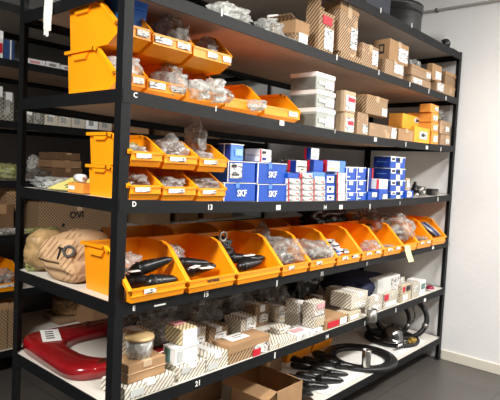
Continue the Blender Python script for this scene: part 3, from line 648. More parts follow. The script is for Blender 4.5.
# the tall blue stack
o = None
for i, vt in enumerate((191.5, 180, 168, 156)):
    o = pbox('bearing_box', ['bottom', 'second', 'third', 'topmost'][i]+' blue and white box of the tall far stack', 'D', 391, 405.5, vt, blue, y=.03, uL=374 if i > 1 else 383, z0=None if o is None else top(o)+.002, jit=.0005,
             group='tall stack of blue boxes',
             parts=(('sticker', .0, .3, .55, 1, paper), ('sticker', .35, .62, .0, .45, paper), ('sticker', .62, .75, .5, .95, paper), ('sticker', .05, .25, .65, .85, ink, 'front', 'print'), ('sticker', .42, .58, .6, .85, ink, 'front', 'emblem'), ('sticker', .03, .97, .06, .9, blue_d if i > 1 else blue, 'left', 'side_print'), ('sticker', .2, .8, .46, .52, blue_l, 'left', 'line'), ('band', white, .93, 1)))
pbox('bearing_box', 'tilted blue box with white label at the foot of tall blue stack', 'D', 378.5, 388.5, 189, blue, y=.0, dep=.08, parts=(('sticker', .35, .95, .05, .5),), rz=.1)
pbox('small_bearing_box', 'low blue box with white label between blue columns and tall stack', 'D', 368.5, 377.5, 192, blue, y=.01, dep=.1, parts=(('sticker', .35, .9, .35, .95),))
pbox('small_bearing_box', 'white box with red end set before the tall blue stack', 'D', 376.5, 388, 179, white, y=.02, dep=.06, z0=zs('D', 2.15)+.06, parts=(('sticker', 0, .2, 0, 1, red, 'front', 'edge_line'),))
pbox('bearing_box', 'upright narrow blue box leaning left of the tall blue stack', 'D', 368, 373, 168, blue_d, y=.06, dep=.1, parts=(('sticker', .0, .12, 0, 1, white, 'front', 'edge_line'), ('sticker', .8, 1, 0, 1, red, 'front', 'end_print')))
pbox('small_bearing_box', 'small cream box right of the tall blue stack', 'D', 406.3, 410, 178, card_p, y=.05, dep=.1, parts=(('sticker', .1, .9, .5, .9),))
pbox('small_bearing_box', 'low blue white box at the right foot of tall stack', 'D', 406.3, 413.5, 190.5, blue, y=.01, dep=.08, parts=(('sticker', .1, .55, .1, .9), ('sticker', .6, .7, .2, .8, paper, 'front', 'print')))
# metal parts at the far end of D
def dpt(u, v, y): return at(u, v, Y=y)
p = dpt(417, 190, .08); r = empty('valve', (p.x, .10, zs('D', p.x)+.002)); tag(r, 'black upright valve body on a square foot at far end of fourth shelf', 'spare part')
bm = bmesh.new(); box(bm, -.04, .04, -.03, .03, 0, .035); bevel(bm, .004); obj('foot', bm, blk, r)
bm = bmesh.new(); lathe(bm, [(0, .035), (.028, .035), (.03, .06), (.022, .065), (.022, .09), (.012, .095), (.012, .115), (0, .115)], 20); obj('body', bm, blk_g, r, True)
p = dpt(424, 195, .04); r = empty('bearing_block', (p.x, .07, zs('D', p.x)+.002)); tag(r, 'grey metal bearing block with flange beside the black valve', 'spare part')
bm = bmesh.new(); box(bm, -.075, .07, -.03, .03, 0, .016); bevel(bm, .003); obj('flange', bm, dullm, r)
bm = bmesh.new(); lathe(bm, [(.018, -.03), (.036, -.03), (.036, .03), (.018, .03)], 24, Matrix.Translation((0, 0, .045)) @ Matrix.Rotation(R(90), 4, 'X'), close=True); obj('collar', bm, dullm, r, True)
p = dpt(433, 195, .04); r = empty('motor_block', (p.x+.05, .08, zs('D', p.x)+.002)); tag(r, 'low black motor block against the far upright on fourth shelf', 'spare part')
bm = bmesh.new(); box(bm, -.07, .07, -.04, .04, 0, .055); bevel(bm, .006); obj('housing', bm, blk, r)
bm = bmesh.new(); lathe(bm, [(0, 0), (.02, 0), (.02, .03), (0, .03)], 16, Matrix.Translation((-.02, -.04, .028)) @ Matrix.Rotation(R(90), 4, 'X')); obj('shaft', bm, dullm, r)
lathe_thing('steel_bush', 'short bright steel bush in front of the bearing block', 'spare part', (dpt(412, 196, .0).x+.14, .03, zs('D', 2.8)+.002), [(.012, 0), (.02, 0), (.02, .03), (.012, .03)], chrome, n=20)
for i, (xa, xb_, h) in enumerate(((.62, .95, .22), (1.05, 1.3, .18), (1.9, 2.2, .17), (2.35, 2.6, .1))):
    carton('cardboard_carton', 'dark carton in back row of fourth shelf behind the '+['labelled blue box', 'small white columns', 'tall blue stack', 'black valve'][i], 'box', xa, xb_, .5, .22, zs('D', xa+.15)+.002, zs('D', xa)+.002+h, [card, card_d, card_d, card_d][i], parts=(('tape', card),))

# ================================================================== shelf E : the row of large bins
EE = [.044]+[xat(u, -.03, 1.07) for u in (187, 236, 281, 309, 336, 361, 383, 402, 417, 431.5, 445.5)]
for i in range(11):
    a, b_ = EE[i]+.003, EE[i+1]-.003
    if i == 0: a = .046
    storage_bin(a, b_, -.032, .335, .20, zs('E', (a+b_)/2)+.003, f'large orange bin on fifth shelf, {ORD[i]} from the near upright', 'large orange bins on the fifth shelf', lip=.27, slope=.46,
                sticker=((.2, .42), (.6, .85)) if i in (5, 6, 7, 9) else (((.22, .42),) if i in (0, 3, 4) else None), grip=(i == 0), words='GETRIEBE' if i == 1 else None)
for i in range(8):
    a = .40+i*.345
    storage_bin(a, a+.335, .345, .36, .20, zs('E', a+.16)+.003, f'orange bin in the hidden back row on fifth shelf, {ORD[i]} from the near end', 'back row of orange bins on the fifth shelf', lip=.27, slope=.6)
def ze(x): return zs('E', x)+.012
boot('long black tapered rubber boot sticking up in the first large bin', (.13, .10, ze(.2)+.085), (.85, -.25, .22), .20, .030)
boot('black tapered rubber boot lying low in the first large bin', (.16, .03, ze(.2)+.045), (.95, -.1, .02), .16, .034)
boot('black rubber boot under the others in the first large bin', (.10, .12, ze(.2)+.04), (.6, -.5, .1), .14, .032)
bag('clear bag pressed against the side of the first large bin', (.16, .19, ze(.2)+.02), (.09, .08, .065), clear, blk, 60)
r = empty('label_tag', (.12, .045, ze(.1)+.098)); tag(r, 'white paper tag lying on the black boots in the first bin', 'tag'); bm = bmesh.new(); box(bm, -.025, .025, -.010, .010, 0, .003); obj('sheet', bm, paper, r)
for i, (x, y, z, d, ln, rr, lab) in enumerate((
    (.40, .14, .09, (.8, -.5, .0), .17, .028, 'black ribbed boot lying diagonally in the second large bin'),
    (.43, .10, .055, (.9, -.2, .1), .16, .03, 'black ribbed boot at the front of the second large bin'),
    (.50, .16, .06, (.5, -.7, .1), .14, .028, 'black ribbed boot at the right of the second large bin'),
    (.72, .13, .09, (.85, -.4, -.05), .2, .026, 'black rubber boot lying across the third large bin'),
    (.74, .06, .05, (.9, -.1, .1), .17, .03, 'black rubber boot at the front of the third large bin'),
    (.83, .14, .06, (.7, -.4, .1), .15, .03, 'black rubber boot at the back of the third large bin'))):
    boot(lab, (x, y, ze(x)+z), d, ln, rr)
bag('silvery clear bag at the back of the second large bin', (.44, .22, ze(.5)+.05), (.07, .06, .06), clear, dullm, 61)
bag('crumpled black film bag at the back of the third large bin', (.75, .22, ze(.8)+.05), (.09, .07, .07), blackfilm, None, 62)
for i, (x, y, z, rz, lab) in enumerate(((.455, .045, .085, .4, 'white paper tag lying on boots in the second bin'), (.52, .035, .075, -.2, 'small white tag at the front of the second bin'), (.84, .055, .105, .1, 'long white paper tag lying in the third bin'))):
    r = empty('label_tag', (x, y, ze(x)+z), rz); tag(r, lab, 'tag'); bm = bmesh.new(); box(bm, -.035, .035, -.013, .013, 0, .003, .001); obj('sheet', bm, paper, r); bm = bmesh.new(); box(bm, -.02, .01, -.003, .003, .003, .0036); obj('print', bm, ink, r)
r = empty('steel_ring', (.72, .13, ze(.72)+.20)); tag(r, 'small grey ring standing up on the black film bag', 'spare part')
bm = bmesh.new(); lathe(bm, [(.018, -.004), (.028, -.004), (.028, .004), (.018, .004)], 24, Matrix.Rotation(R(90), 4, 'X'), close=True); obj('ring', bm, dullm, r, True)
bag('long clear sleeve bag filling the fourth large bin', (1.14, .12, ze(1.1)+.02), (.12, .14, .075), clear, dullm, 63, amp=.4, name='plastic_sleeve')
bag('clear sleeve rising from the back of the fourth large bin', (1.07, .2, ze(1.1)+.04), (.06, .06, .09), smoke, None, 64, tent=.4, name='plastic_sleeve')
bag('clear bag of small silver parts in the fifth large bin', (1.40, .08, ze(1.4)+.01), (.115, .12, .065), clear, dullm, 65, ncon=12)
bag('milky crumpled bag at the right of the fifth large bin', (1.47, .04, ze(1.5)+.02), (.06, .06, .04), milky, grey_c, 66)
# sixth bin: tumbled small cartridges
random.seed(5)
for i in range(12):
    x = 1.62+.045*(i % 4)+random.uniform(-.01, .01); y = .03+.05*(i//4)+random.uniform(-.01, .01); z = ze(x)+.03+.02*(i//4)+random.uniform(0, .025)
    o = carton('small_cartridge', 'small loose dark, blue or white cartridge in the sixth large bin', 'spare part', x-.02, x+.02, y, .03, z, z+.03, [blk, blue_l, white, grey_c][i % 4], group='small cartridges in the sixth large bin', parts=(('band', white if i % 2 else blk, .3, .6),), rz=random.uniform(-1, 1))
bag('small pinkish clear bag in the seventh large bin', (2.02, .03, ze(2)+.01), (.07, .06, .045), clear, mat('pink_bits', (.7, .35, .45), .5), 67)
bag('tiny clear bag in the eighth large bin', (2.3, .05, ze(2.3)+.01), (.06, .05, .02), clear, dullm, 68)
bag('big crumpled silvery bag heaped on the ninth large bin', (2.55, .10, ze(2.5)+.05), (.12, .12, .095), clear, blk, 69, tent=.2)
bag('dark crumpled bag behind the silvery one on ninth bin', (2.42, .22, ze(2.4)+.10), (.15, .09, .08), smoke, blk, 70)
bag('small grey bag in the tenth large bin', (2.85, .04, ze(2.8)+.01), (.06, .06, .03), clear, dullm, 71)
for i in range(5):
    pts = [(3.05+.03*i, .20-.01*i, ze(3.1)+.17-.01*i), (3.07+.03*i, .12, ze(3.1)+.15), (3.09+.03*i, .05, ze(3.1)+.10), (3.11+.027*i, .0, ze(3.1)+.055)]
    bm = bmesh.new(); tube(bm, pts, .011, 8); r = empty('cable_end', (0, 0, 0)); tag(r, ['first', 'second', 'third', 'fourth', 'last'][i]+' bundled cable piece in the last large bin, counted from the left', 'cable', 'bundled cables in the last large bin'); obj('sheath', bm, [blk, dullm, blue_d, blk, grey_c][i], r, True)
bag('black crumpled film bag behind the eighth large bin', (2.05, .44, ze(2.1)+.14), (.24, .1, .085), blackfilm, None, 72, amp=.45)
bag('glossy clear bag peeking out behind the ninth bin', (2.50, .36, ze(2.5)+.17), (.11, .07, .07), clear, None, 73)
bm = bmesh.new(); vs = [bm.verts.new(v) for v in ((-.045, -.002, .0), (.045, -.002, .0), (.055, -.014, -.06), (-.035, -.014, -.06), (.07, -.03, -.115), (-.015, -.03, -.115), (-.045, .03, .002), (.045, .03, .002))]
bm.faces.new((vs[0], vs[1], vs[2], vs[3])); bm.faces.new((vs[3], vs[2], vs[4], vs[5])); bm.faces.new((vs[6], vs[7], vs[1], vs[0]))
p = at(407, 246, Y=-.045); r = empty('sticky_note', (p.x, -.044, p.z)); tag(r, 'pale yellow paper note hanging from the ninth large bin front', 'note'); o = obj('sheet', bm, yel_n, r); md = o.modifiers.new('t', 'SOLIDIFY'); md.thickness = .0008
# sack and bag at the rack end of E
r = empty('paper_sack', (.13, .47, LEV['E']+.003), R(8)); tag(r, 'bulging brown paper sack with dark letters at the rack end', 'sack')
bm = bmesh.new(); blob(bm, (0, 0, .105), (.135, .125, .108), 5, .10, 1.0, 5, .0, None, .42)
for v in bm.verts: v.co.y += v.co.z*.25; v.co.z += .02*math.sin(v.co.x*14)*(v.co.z > .1)
obj('body', bm, wrap, r, True)
bpy.context.view_layer.update()
sk = [c for c in r.children if c.name.startswith('body')][0]; iv = sk.matrix_world.inverted()
for ch, u, v in (('T', 60, 254), ('O', 69, 252)):
    tgt = at(u, v, Y=.4); hit, hp, hn, _i = sk.ray_cast(iv @ CAM, (iv.to_3x3() @ (tgt-CAM)).normalized())
    if hit:
        t = text('lettering', ch, .075, ink, r, hp+hn*.006, 'top', .001); t.rotation_mode = 'QUATERNION'; yax = (Vector((0, 0, 1))-hn*hn.z).normalized(); xax = yax.cross(hn)
        t.rotation_quaternion = Matrix((xax, yax, hn)).transposed().to_quaternion()
bag('tan patterned wrapped bundle beside the paper sack at the back upright', (.11, .74, LEV['E']+.002), (.11, .07, .10), floral, None, 75, amp=.15)
bag('small pale green bag on the shelf behind the paper sack', (.06, .76, LEV['E']+.002), (.05, .035, .05), olive, white, 76)

# ================================================================== shelf F
def redring():
    r = empty('fender_plate', (.355, .585, LEV['F']+.004), R(-3)); tag(r, 'large red painted metal ring plate lying at the rack end', 'spare part')
    bm = bmesh.new(); n = 96; rings = []
    def se(a, rx, ry, e):
        c, s = math.cos(a), math.sin(a); return (math.copysign(abs(c)**e, c)*rx, math.copysign(abs(s)**e, s)*ry)
    prof = [(1.0, 0, 0), (1.0, .038, 0), (.985, .05, 0), (.95, .054, 0), (.78, .055, 0), (.72, .054, 1), (.685, .044, 1), (.67, .0, 1)]
    for k, z, e in prof:
        ring = []
        for i in range(n):
            a = 2*math.pi*i/n; x, y = se(a, .335*k, .325*k, .38 if not e else .75)
            if e: y -= .05; x += .035
            ring.append(bm.verts.new((x, y, z)))
        rings.append(ring)
    for a, b_ in zip(rings, rings[1:]+rings[:1]):
        for i in range(n): bm.faces.new((a[i], a[(i+1) % n], b_[(i+1) % n], b_[i]))
    obj('plate', bm, red_p, r, True)
    bm = bmesh.new(); box(bm, -.05, .04, -.10, .09, 0, .001); o = obj('paper_label', bm, paper, r, loc=(-.19, .2, .0565), rotz=R(-20))
    for k in range(4):
        bm = bmesh.new(); box(bm, -.03, .01, -.06+.035*k, -.045+.035*k, .001, .0018); obj('print', bm, ink, o)
    bm = bmesh.new(); lathe(bm, [(0, 0), (.012, 0), (.012, .012), (0, .012)], 6); obj('bolt', bm, dullm, r, loc=(.05, .27, .054))
    return r
redring()
def FB(label, u0, u1, vt, m_, **k): return pbox(k.pop('name', 'parts_box'), label, 'F', u0, u1, vt, m_, **k)
zF = LEV['F']
f1 = carton('parts_box', 'flat wide white hatched box behind the near upright on the sixth shelf', 'box', .07, .33, .01, .17, zF+.002, zF+.055, hw, parts=(('tape', white), ('sticker', .1, .35, .2, .8, mat('faint_grey_print', (.6, .62, .6), .6), 'front', 'print')))
f2 = carton('cardboard_carton', 'plain brown carton resting on the flat white hatched box', 'box', .10, .295, .035, .13, zF+.059, zF+.135, card, parts=(('tape', card_p), ('band', card_p, .5, .53)))
r = lathe_thing('plastic_tub', 'round clear tub with ochre lid edge standing on the brown carton', 'tub', (.20, .10, zF+.139), [(.0, 0), (.052, 0), (.06, .075), (.055, .075), (.048, .004), (0, .004)], milky, n=28, extra=(('lid', [(0, .076), (.064, .076), (.064, .088), (0, .09)], mat('ochre_lid', (.62, .42, .2), .5)),))
bag('silvery clear bag lying behind the tub on sixth shelf', (.50, .36, zF+.062), (.13, .09, .06), clear, dullm, 80, amp=.4)
f5 = FB('wide white hatched box below the window box on sixth shelf', 179, 206, 368, hw, y=.02, uL=157, parts=(('tape', white), ('sticker', .1, .4, .5, .9, mat('faint_grey_print', (.6, .62, .6), .6), 'front', 'print')))
f6 = FB('white box with teal window side, middle of the near stack', 175.5, 198, 349, white, y=.04, uL=164, z0=top(f5)+.003, parts=(('sticker', .15, .6, .1, .9, teal, 'left', 'window'), ('band', white, .9, 1), ('sticker', .1, .3, .2, .8, mat('faint_grey_print', (.6, .62, .6), .6), 'front', 'print')))
f6b = FB('cream and ochre striped box on top of the near stack', 182, 197.5, 330, hwy, y=.045, uL=165.5, z0=top(f6)+.003, parts=(('sticker', .05, .95, .0, .95, white, 'front', 'end_print'), ('sticker', .1, .8, .5, .9, mat('pink_label', (.8, .35, .38), .6), 'top')))
carton('parts_box', 'tall cream striped box behind the near stack', 'box', .25, .36, .20, .12, zF+.002, zF+.19, hwk, parts=(('tape', white),))
f7 = FB('white hatched box right before the brown lidded carton', 207, 228.5, 357, hw, y=.02, dep=.16, parts=(('tape', white), ('sticker', .05, .5, .1, .5, mat('faint_grey_print', (.6, .62, .6), .6), 'front', 'print')))
f8 = FB('brown lidded carton with red and white label and paper on top', 229.5, 269, 347, hk, y=.015, uL=213, name='cardboard_carton', parts=(('lid', card, .04), ('sticker', .62, .97, .0, .62), ('sticker', .58, .78, .0, .4, red, 'front', 'red_emblem'), ('sticker', .18, .62, .3, .95, paper, 'top', 'packing_slip'), ('sticker', .3, .5, .5, .56, ink, 'top', 'print'), ('sticker', .35, .6, .7, .75, ink, 'top', 'print')))
random.seed(3)
gp = plabel
f9 = FB('front white hatched box next to the brown lidded carton', 270, 296, 346, hw, y=.015, dep=.2, parts=(('sticker', .3, .33, 0, 1, card_p, 'front', 'edge_line'),))
FB('small white box behind left above the front white one', 280, 290, 329, hwx, y=.09, uL=270, z0=top(f9)+.003, parts=(('band', white, .85, 1), ('sticker', .2, .8, .3, .7, gp, 'front', 'print')))
f11 = FB('white box with red print on its top, at the shelf edge', 297.5, 309.5, 335, white, y=.015, uL=284, parts=(('sticker', .1, .9, .25, .7, mat('pink_label', (.8, .35, .38), .6), 'top'), ('sticker', .2, .85, .2, .6, gp, 'front', 'print'), ('band', gp, .8, .84)))
f12 = FB('lower hatched box of pair behind the red printed box', 300, 305, 314.5, hwx, y=.14, uL=285, parts=(('sticker', .1, .9, .2, .8, gp, 'front', 'print'),))
FB('upper hatched box of the pair behind the red printed box', 298, 306, 303, hwx, y=.14, uL=286, z0=top(f12)+.003, parts=(('tape', white), ('sticker', .1, .9, .2, .8, white)))
f14 = FB('small low white box under the cross hatched pair', 311, 323, 331.5, white, y=.015, dep=.14, parts=(('sticker', .2, .8, .2, .7, gp, 'front', 'print'),))
f13 = FB('lower cross hatched cream box of the pair at shelf middle', 314, 325, 318, hwx, y=.03, uL=303, z0=top(f14)+.003, parts=(('sticker', .15, .9, .15, .8, hwk, 'front', 'print'),))
FB('upper cross hatched cream box of the pair at shelf middle', 314, 325, 304, hwx, y=.03, uL=303, z0=top(f13)+.003, parts=(('sticker', .3, .95, .55, .9, mat('pink_label', (.8, .35, .38), .6)), ('sticker', .1, .9, .1, .35, gp, 'front', 'print')))
f15 = FB('low kraft box with red print and white end at shelf middle', 326, 347, 321, card, y=.015, dep=.2, parts=(('sticker', .08, .6, .15, .75, red, 'front', 'print'), ('sticker', .65, .97, .1, .8, white)))
f16 = FB('largest white hatched box right of shelf middle', 352, 368, 295, hw, y=.04, uL=331, z0=top(f15)+.004 if top(f15)-zs('F', 1.6) < .08 else None, parts=(('tape', white), ('sticker', .2, .8, .1, .4, gp, 'front', 'print')))
f17 = FB('small white box under the largest white hatched one', 349, 361, 314, hwk, y=.015, dep=.1, parts=(('sticker', .1, .8, .2, .7, white),))
f18 = FB('white hatched box right of the metal cup', 370, 383, 298, hwx, y=.015, uL=366, parts=(('sticker', .2, .8, .1, .5, gp, 'front', 'print'), ('tape', white)))
FB('long plain white box lying behind on the right', 378, 400, 280, white, y=.17, uL=369, parts=(('sticker', .6, .95, .1, .9, gp, 'front', 'print'), ('band', gp, .0, .06)))
f19 = FB('hatched cream box with red edge on the right', 384.5, 397.5, 294.5, hwx, y=.015, uL=381, parts=(('sticker', .0, .3, .55, .95, red), ('sticker', .1, .9, .1, .4, white, 'front', 'print')))
f20 = FB('lower box of flat pair toward the far end of sixth shelf', 402, 411, 294, hwk, y=.015, uL=398.5, parts=(('sticker', .1, .6, .2, .8, white),))
FB('upper box of flat pair toward the far end, red edged', 402, 411, 286, hwk, y=.015, uL=398.5, z0=top(f20)+.003, parts=(('sticker', .1, .35, .2, .8, red), ('sticker', .5, .9, .2, .8, ink)))
FB('white box next to last at the far end of sixth shelf', 413, 419, 283, hwx, y=.02, uL=411.5, parts=(('sticker', .2, .8, .4, .8, gp, 'front', 'print'),))
FB('last small white box at the far end of sixth shelf', 420.5, 426, 281.5, white, y=.03, dep=.12, parts=(('sticker', .2, .8, .4, .8, teal),))
p = at(432, 291, Y=.03); lathe_thing('cap', 'round magenta cap lying near the far upright on sixth shelf', 'cap', (p.x, .05, zs('F', p.x)+.002), [(0, 0), (.03, 0), (.036, .012), (.032, .03), (.018, .04), (0, .042)], mag, n=20, extra=(('ring', [(.036, .004), (.04, .004), (.04, .012), (.036, .012)], white),))
r = empty('steel_cup', (2.01, -.045, .615)); tag(r, 'bright metal cup fixed to the front beam of sixth shelf', 'cup')
bm = bmesh.new(); lathe(bm, [(0, 0), (.032, 0), (.034, .004), (.034, .085), (.031, .085), (.031, .006), (0, .006)], 28); obj('cup', bm, dullm, r, True)
bm = bmesh.new(); box(bm, -.012, .012, .034, .0415, .005, .03); obj('clip', bm, dullm, r)
# second row of boxes on F
for i, (x, y, w, h, m_) in enumerate(((.62, .27, .13, .12, hwk), (.80, .30, .15, .08, hkx), (1.02, .27, .14, .10, hwx), (1.21, .33, .13, .13, hkx), (1.40, .33, .12, .09, hwk), (1.78, .30, .16, .10, hkx), (2.02, .24, .14, .13, hwx), (2.75, .30, .16, .07, hw), (2.95, .26, .14, .09, hwx))):
    carton('parts_box', ['cream striped', 'brown hatched', 'white hatched', 'tall brown hatched', 'small cream striped', 'wide brown hatched', 'tall white hatched', 'low white', 'square white hatched'][i]+' box in second row of sixth shelf, '+ORD[i]+' from near end', 'box', x*XS, x*XS+w, y, .13, zs('F', x)+.002, zs('F', x)+h, m_, parts=(('sticker', .3, .9, .2, .6), ('tape', white)))
# back row of F
for i, (x, y, sx, sy, sz, m_, c_, lab) in enumerate((
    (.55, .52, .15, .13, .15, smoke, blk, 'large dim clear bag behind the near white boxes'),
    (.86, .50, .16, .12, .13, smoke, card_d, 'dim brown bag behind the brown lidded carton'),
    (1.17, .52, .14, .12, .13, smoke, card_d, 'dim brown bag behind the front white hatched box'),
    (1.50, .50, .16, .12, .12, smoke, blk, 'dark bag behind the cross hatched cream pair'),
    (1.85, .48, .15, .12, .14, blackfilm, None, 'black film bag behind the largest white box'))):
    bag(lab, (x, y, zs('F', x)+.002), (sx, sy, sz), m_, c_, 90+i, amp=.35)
bag('dark blue padded bag lying behind the white boxes on the right', (2.50, .40, zs('F', 2.5)+.002), (.34, .22, .085), navy, None, 97, amp=.12, sub=4)
r = empty('blue_pouch', (2.74, .22, zs('F', 2.7)+.07)); tag(r, 'bright blue rolled end lying on the dark blue bag', 'pouch'); bm = bmesh.new(); lathe(bm, [(0, -.06), (.03, -.055), (.036, 0), (.03, .055), (0, .06)], 18, rot_to((1, -.1, 0))); obj('roll', bm, mat('mid_blue_fabric', (.02, .07, .28), .5), r, True)

# ================================================================== shelf G (lowest)
def zg(x): return zs('G', x)+.002
def open_carton(name, label, x0, x1, y, dep, z0, h, m_, parts=()):
    r = empty(name, ((x0+x1)/2, y+dep/2, z0)); tag(r, label, 'box'); w = (x1-x0)/2; d_ = dep/2; t = .004
    bm = bmesh.new()
    for a in ((-w, w, -d_, -d_+t, 0, h), (-w, w, d_-t, d_, 0, h), (-w, -w+t, -d_, d_, 0, h), (w-t, w, -d_, d_, 0, h), (-w, w, -d_, d_, 0, t)): box(bm, *a)
    obj('body', bm, m_, r)
    for side, ang, ln in (('front', 0, .07), ('back', -60, .09), ('left', -110, .09), ('right', -62, .12)):
        bm = bmesh.new()
        if side == 'front': box(bm, -w, w, -t, 0, 0, ln); M = Matrix.Translation((0, -d_, h)) @ Matrix.Rotation(R(-170), 4, 'X')
        elif side == 'back': box(bm, -w, w, 0, t, 0, ln); M = Matrix.Translation((0, d_, h)) @ Matrix.Rotation(R(ang), 4, 'X')
        elif side == 'left': box(bm, 0, t, -d_, d_, 0, ln); M = Matrix.Translation((-w, 0, h)) @ Matrix.Rotation(R(ang), 4, 'Y')
        else: box(bm, -t, 0, -d_, d_, 0, ln); M = Matrix.Translation((w, 0, h)) @ Matrix.Rotation(R(ang), 4, 'Y')
        bm.transform(M); obj('flap', bm, m_, r)
    return r
_x0 = xat(277, .01, .385); _x1 = xat(303, .01, .385)
open_carton('cardboard_carton', 'open brown carton at the front of the lowest shelf', _x0, _x1, .01, .34, zg(1.2), .385-zg(1.2), card)
carton('cardboard_carton', 'dark carton deeper on lowest shelf behind the open one', 'box', 1.35, 1.66, .42, .26, zg(1.5), zg(1.5)+.15, card_d, parts=(('tape', card),))
carton('cardboard_carton', 'second dark carton at the back of lowest shelf, near end', 'box', .75, 1.1, .45, .26, zg(.9), zg(.9)+.18, card_d, parts=(('tape', card),))
bm = bmesh.new(); box(bm, 1.62, 3.2, .05, .70, 0, .002); r = empty('paper_sheet', (0, 0, zg(2.0)+.001)); obj('sheet', bm, paper, r); tag(r, 'white paper lining spread over the lowest shelf', 'paper')
GB = [(300, 388), (313, 384), (325, 378), (336, 371), (345, 364), (294, 378), (306, 373), (318, 368), (329, 361), (300, 364), (311, 359), (321, 354), (296, 357)]
gl = ['nearest one', 'second along the shelf edge', 'third along the shelf edge', 'fourth along the shelf edge', 'last along the shelf edge, by the big ring', 'first of the second row', 'second of the second row', 'third of the second row', 'last of the second row', 'first of the third row', 'second of the third row', 'last of the third row', 'farthest back on the left']
for i, (u, v) in enumerate(GB):
    p = at(u, v, Z=.235); rr = .024+.004*((i*7) % 3); a = R(-62+((i*37) % 40)-12)
    boot('black rubber boot on the lowest shelf, '+gl[i], ((p.x-.07*math.cos(a))/XS, p.y-.07*math.sin(a), zg(p.x)+.004+rr), (math.cos(a), math.sin(a), -.08), .16+.02*(i % 3), rr, 'black rubber boots on the lowest shelf')
lathe_thing('rubber_ring', 'small black ring with pale rim among the rubber boots', 'spare part', (1.40, .04, zg(1.4)+.004), [(.035, 0), (.05, 0), (.05, .03), (.035, .03)], blk, None, 28, extra=(('rim', [(.05, .028), (.053, .028), (.053, .034), (.05, .034)], chrome),))
def ring(name, label, c, R_, r_, h, m_, tilt=None):
    r = empty(name, c); tag(r, label, 'spare part'); bm = bmesh.new()
    pr = [(r_, 0), (R_*.98, 0), (R_, h*.3), (R_, h*.7), (R_*.97, h), (r_*1.12, h), (r_*1.04, h*.75), (r_, h*.7)]
    lathe(bm, pr, 64, tilt, close=True); obj('ring', bm, m_, r, True)
    bm = bmesh.new(); lathe(bm, [(r_*1.15, h), (r_*1.2, h+.003), (r_*1.25, h)], 64, tilt, close=True); obj('groove', bm, blk_g, r, True)
    return r
ring('seal_ring', 'large flat black ring lying at the front of the lowest shelf', (2.36, .21, zg(2.27)+.004), .275, .185, .032, blk)
ring('seal_ring', 'second flat black ring lying farther along the lowest shelf', (3.0, .27, zg(2.9)+.004), .23, .16, .03, blk)
p = at(364.5, 372, Y=-.0); lathe_thing('steel_tin', 'bright metal cylinder standing at the inner front of the large black ring', 'tin', (2.17, .06, zg(2.1)+.040), [(0, 0), (.030, 0), (.032, .004), (.032, .118), (.030, .122), (.026, .122), (.026, .01), (0, .01)], chrome, n=28)
storage_bin(1.86, 2.16, .52, .25, .17, zg(2.0)+.003, 'orange bin at the back of the lowest shelf behind the rings', None, lip=.8, slope=.2)
storage_bin(2.18, 2.46, .52, .25, .15, zg(2.3)+.003, 'second orange bin at the back of the lowest shelf', None, lip=.8, slope=.2)
bag('black film bag in front of the second orange bin at the back of lowest shelf', (2.33, .56, zg(2.3)+.10), (.12, .07, .06), blackfilm, None, 101)
# hoops, dome and brass at far end
def hoop(label, c, rad, tilt, az, m_, rr=.022, group=None):
    r = empty('rubber_hoop', c); tag(r, label, 'hose', group); M = Matrix.Rotation(az, 4, 'Z') @ Matrix.Rotation(tilt, 4, 'X'); bm = bmesh.new()
    tube(bm, [M @ Vector((rad*math.cos(2*math.pi*i/48), 0, rad*math.sin(2*math.pi*i/48)*.85)) for i in range(48)], rr, 10, True); obj('hoop', bm, m_, r, True)
    bm = bmesh.new(); q = M @ Vector((rad*math.cos(-.4), 0, rad*math.sin(-.4)*.85)); q2 = M @ Vector((rad*math.cos(-.2), 0, rad*math.sin(-.2)*.85)); tube(bm, [q, q2], rr*1.25, 10); obj('joint', bm, dullm, r, True); return r
hoop('outer black rubber hoop leaning by the far upright, lowest shelf', (3.10, .24, zg(3)+.185), .21, R(-14), R(-62), blk, .022)
hoop('middle black rubber hoop leaning by the far upright, lowest shelf', (3.02, .34, zg(3)+.17), .19, R(-14), R(-62), blk, .018)
hoop('inner thin dark hoop leaning by the far upright, lowest shelf', (3.22, .36, zg(3)+.17), .175, R(-8), R(-62), dullm, .008)
r = empty('metal_dome', (2.86, .20, zg(2.86)+.05)); tag(r, 'shiny dark metal dome cover resting on the second black ring', 'cover')
bm = bmesh.new(); lathe(bm, [(.0, .115), (.04, .108), (.075, .08), (.09, .04), (.093, 0), (.10, 0), (.10, -.006), (.088, -.006), (.08, .035), (0, .1)], 32); obj('dome', bm, mat('dark_chrome', (.22, .22, .22), .18, 1), r, True)
bm = bmesh.new(); lathe(bm, [(0, .112), (.016, .112), (.014, .13), (0, .13)], 12); obj('knob', bm, blk, r, True)
r = empty('brass_coupling', (2.97, .08, zg(2.97)+.04)); tag(r, 'brass coupling lying in front of the shiny dome', 'spare part')
bm = bmesh.new(); lathe(bm, [(.012, -.05), (.02, -.05), (.02, -.02), (.03, -.02), (.03, .015), (.02, .015), (.02, .05), (.012, .05)], 12, rot_to((1, -.2, .1)), close=True); obj('body', bm, brass, r)
bm = bmesh.new(); lathe(bm, [(.03, -.012), (.034, -.012), (.034, .008), (.03, .008)], 6, rot_to((1, -.2, .1)), close=True); obj('nut', bm, brass, r)
lathe_thing('steel_rod', 'short bright steel rod lying on the second black ring', 'spare part', (2.74, .09, zg(2.7)+.05), [(0, 0), (.012, 0), (.012, .16), (0, .16)], chrome, rot_to((1, -.05, 0)), 14, extra=(('cap', [(.012, .06), (.018, .06), (.018, .08), (.012, .08)], blk),))

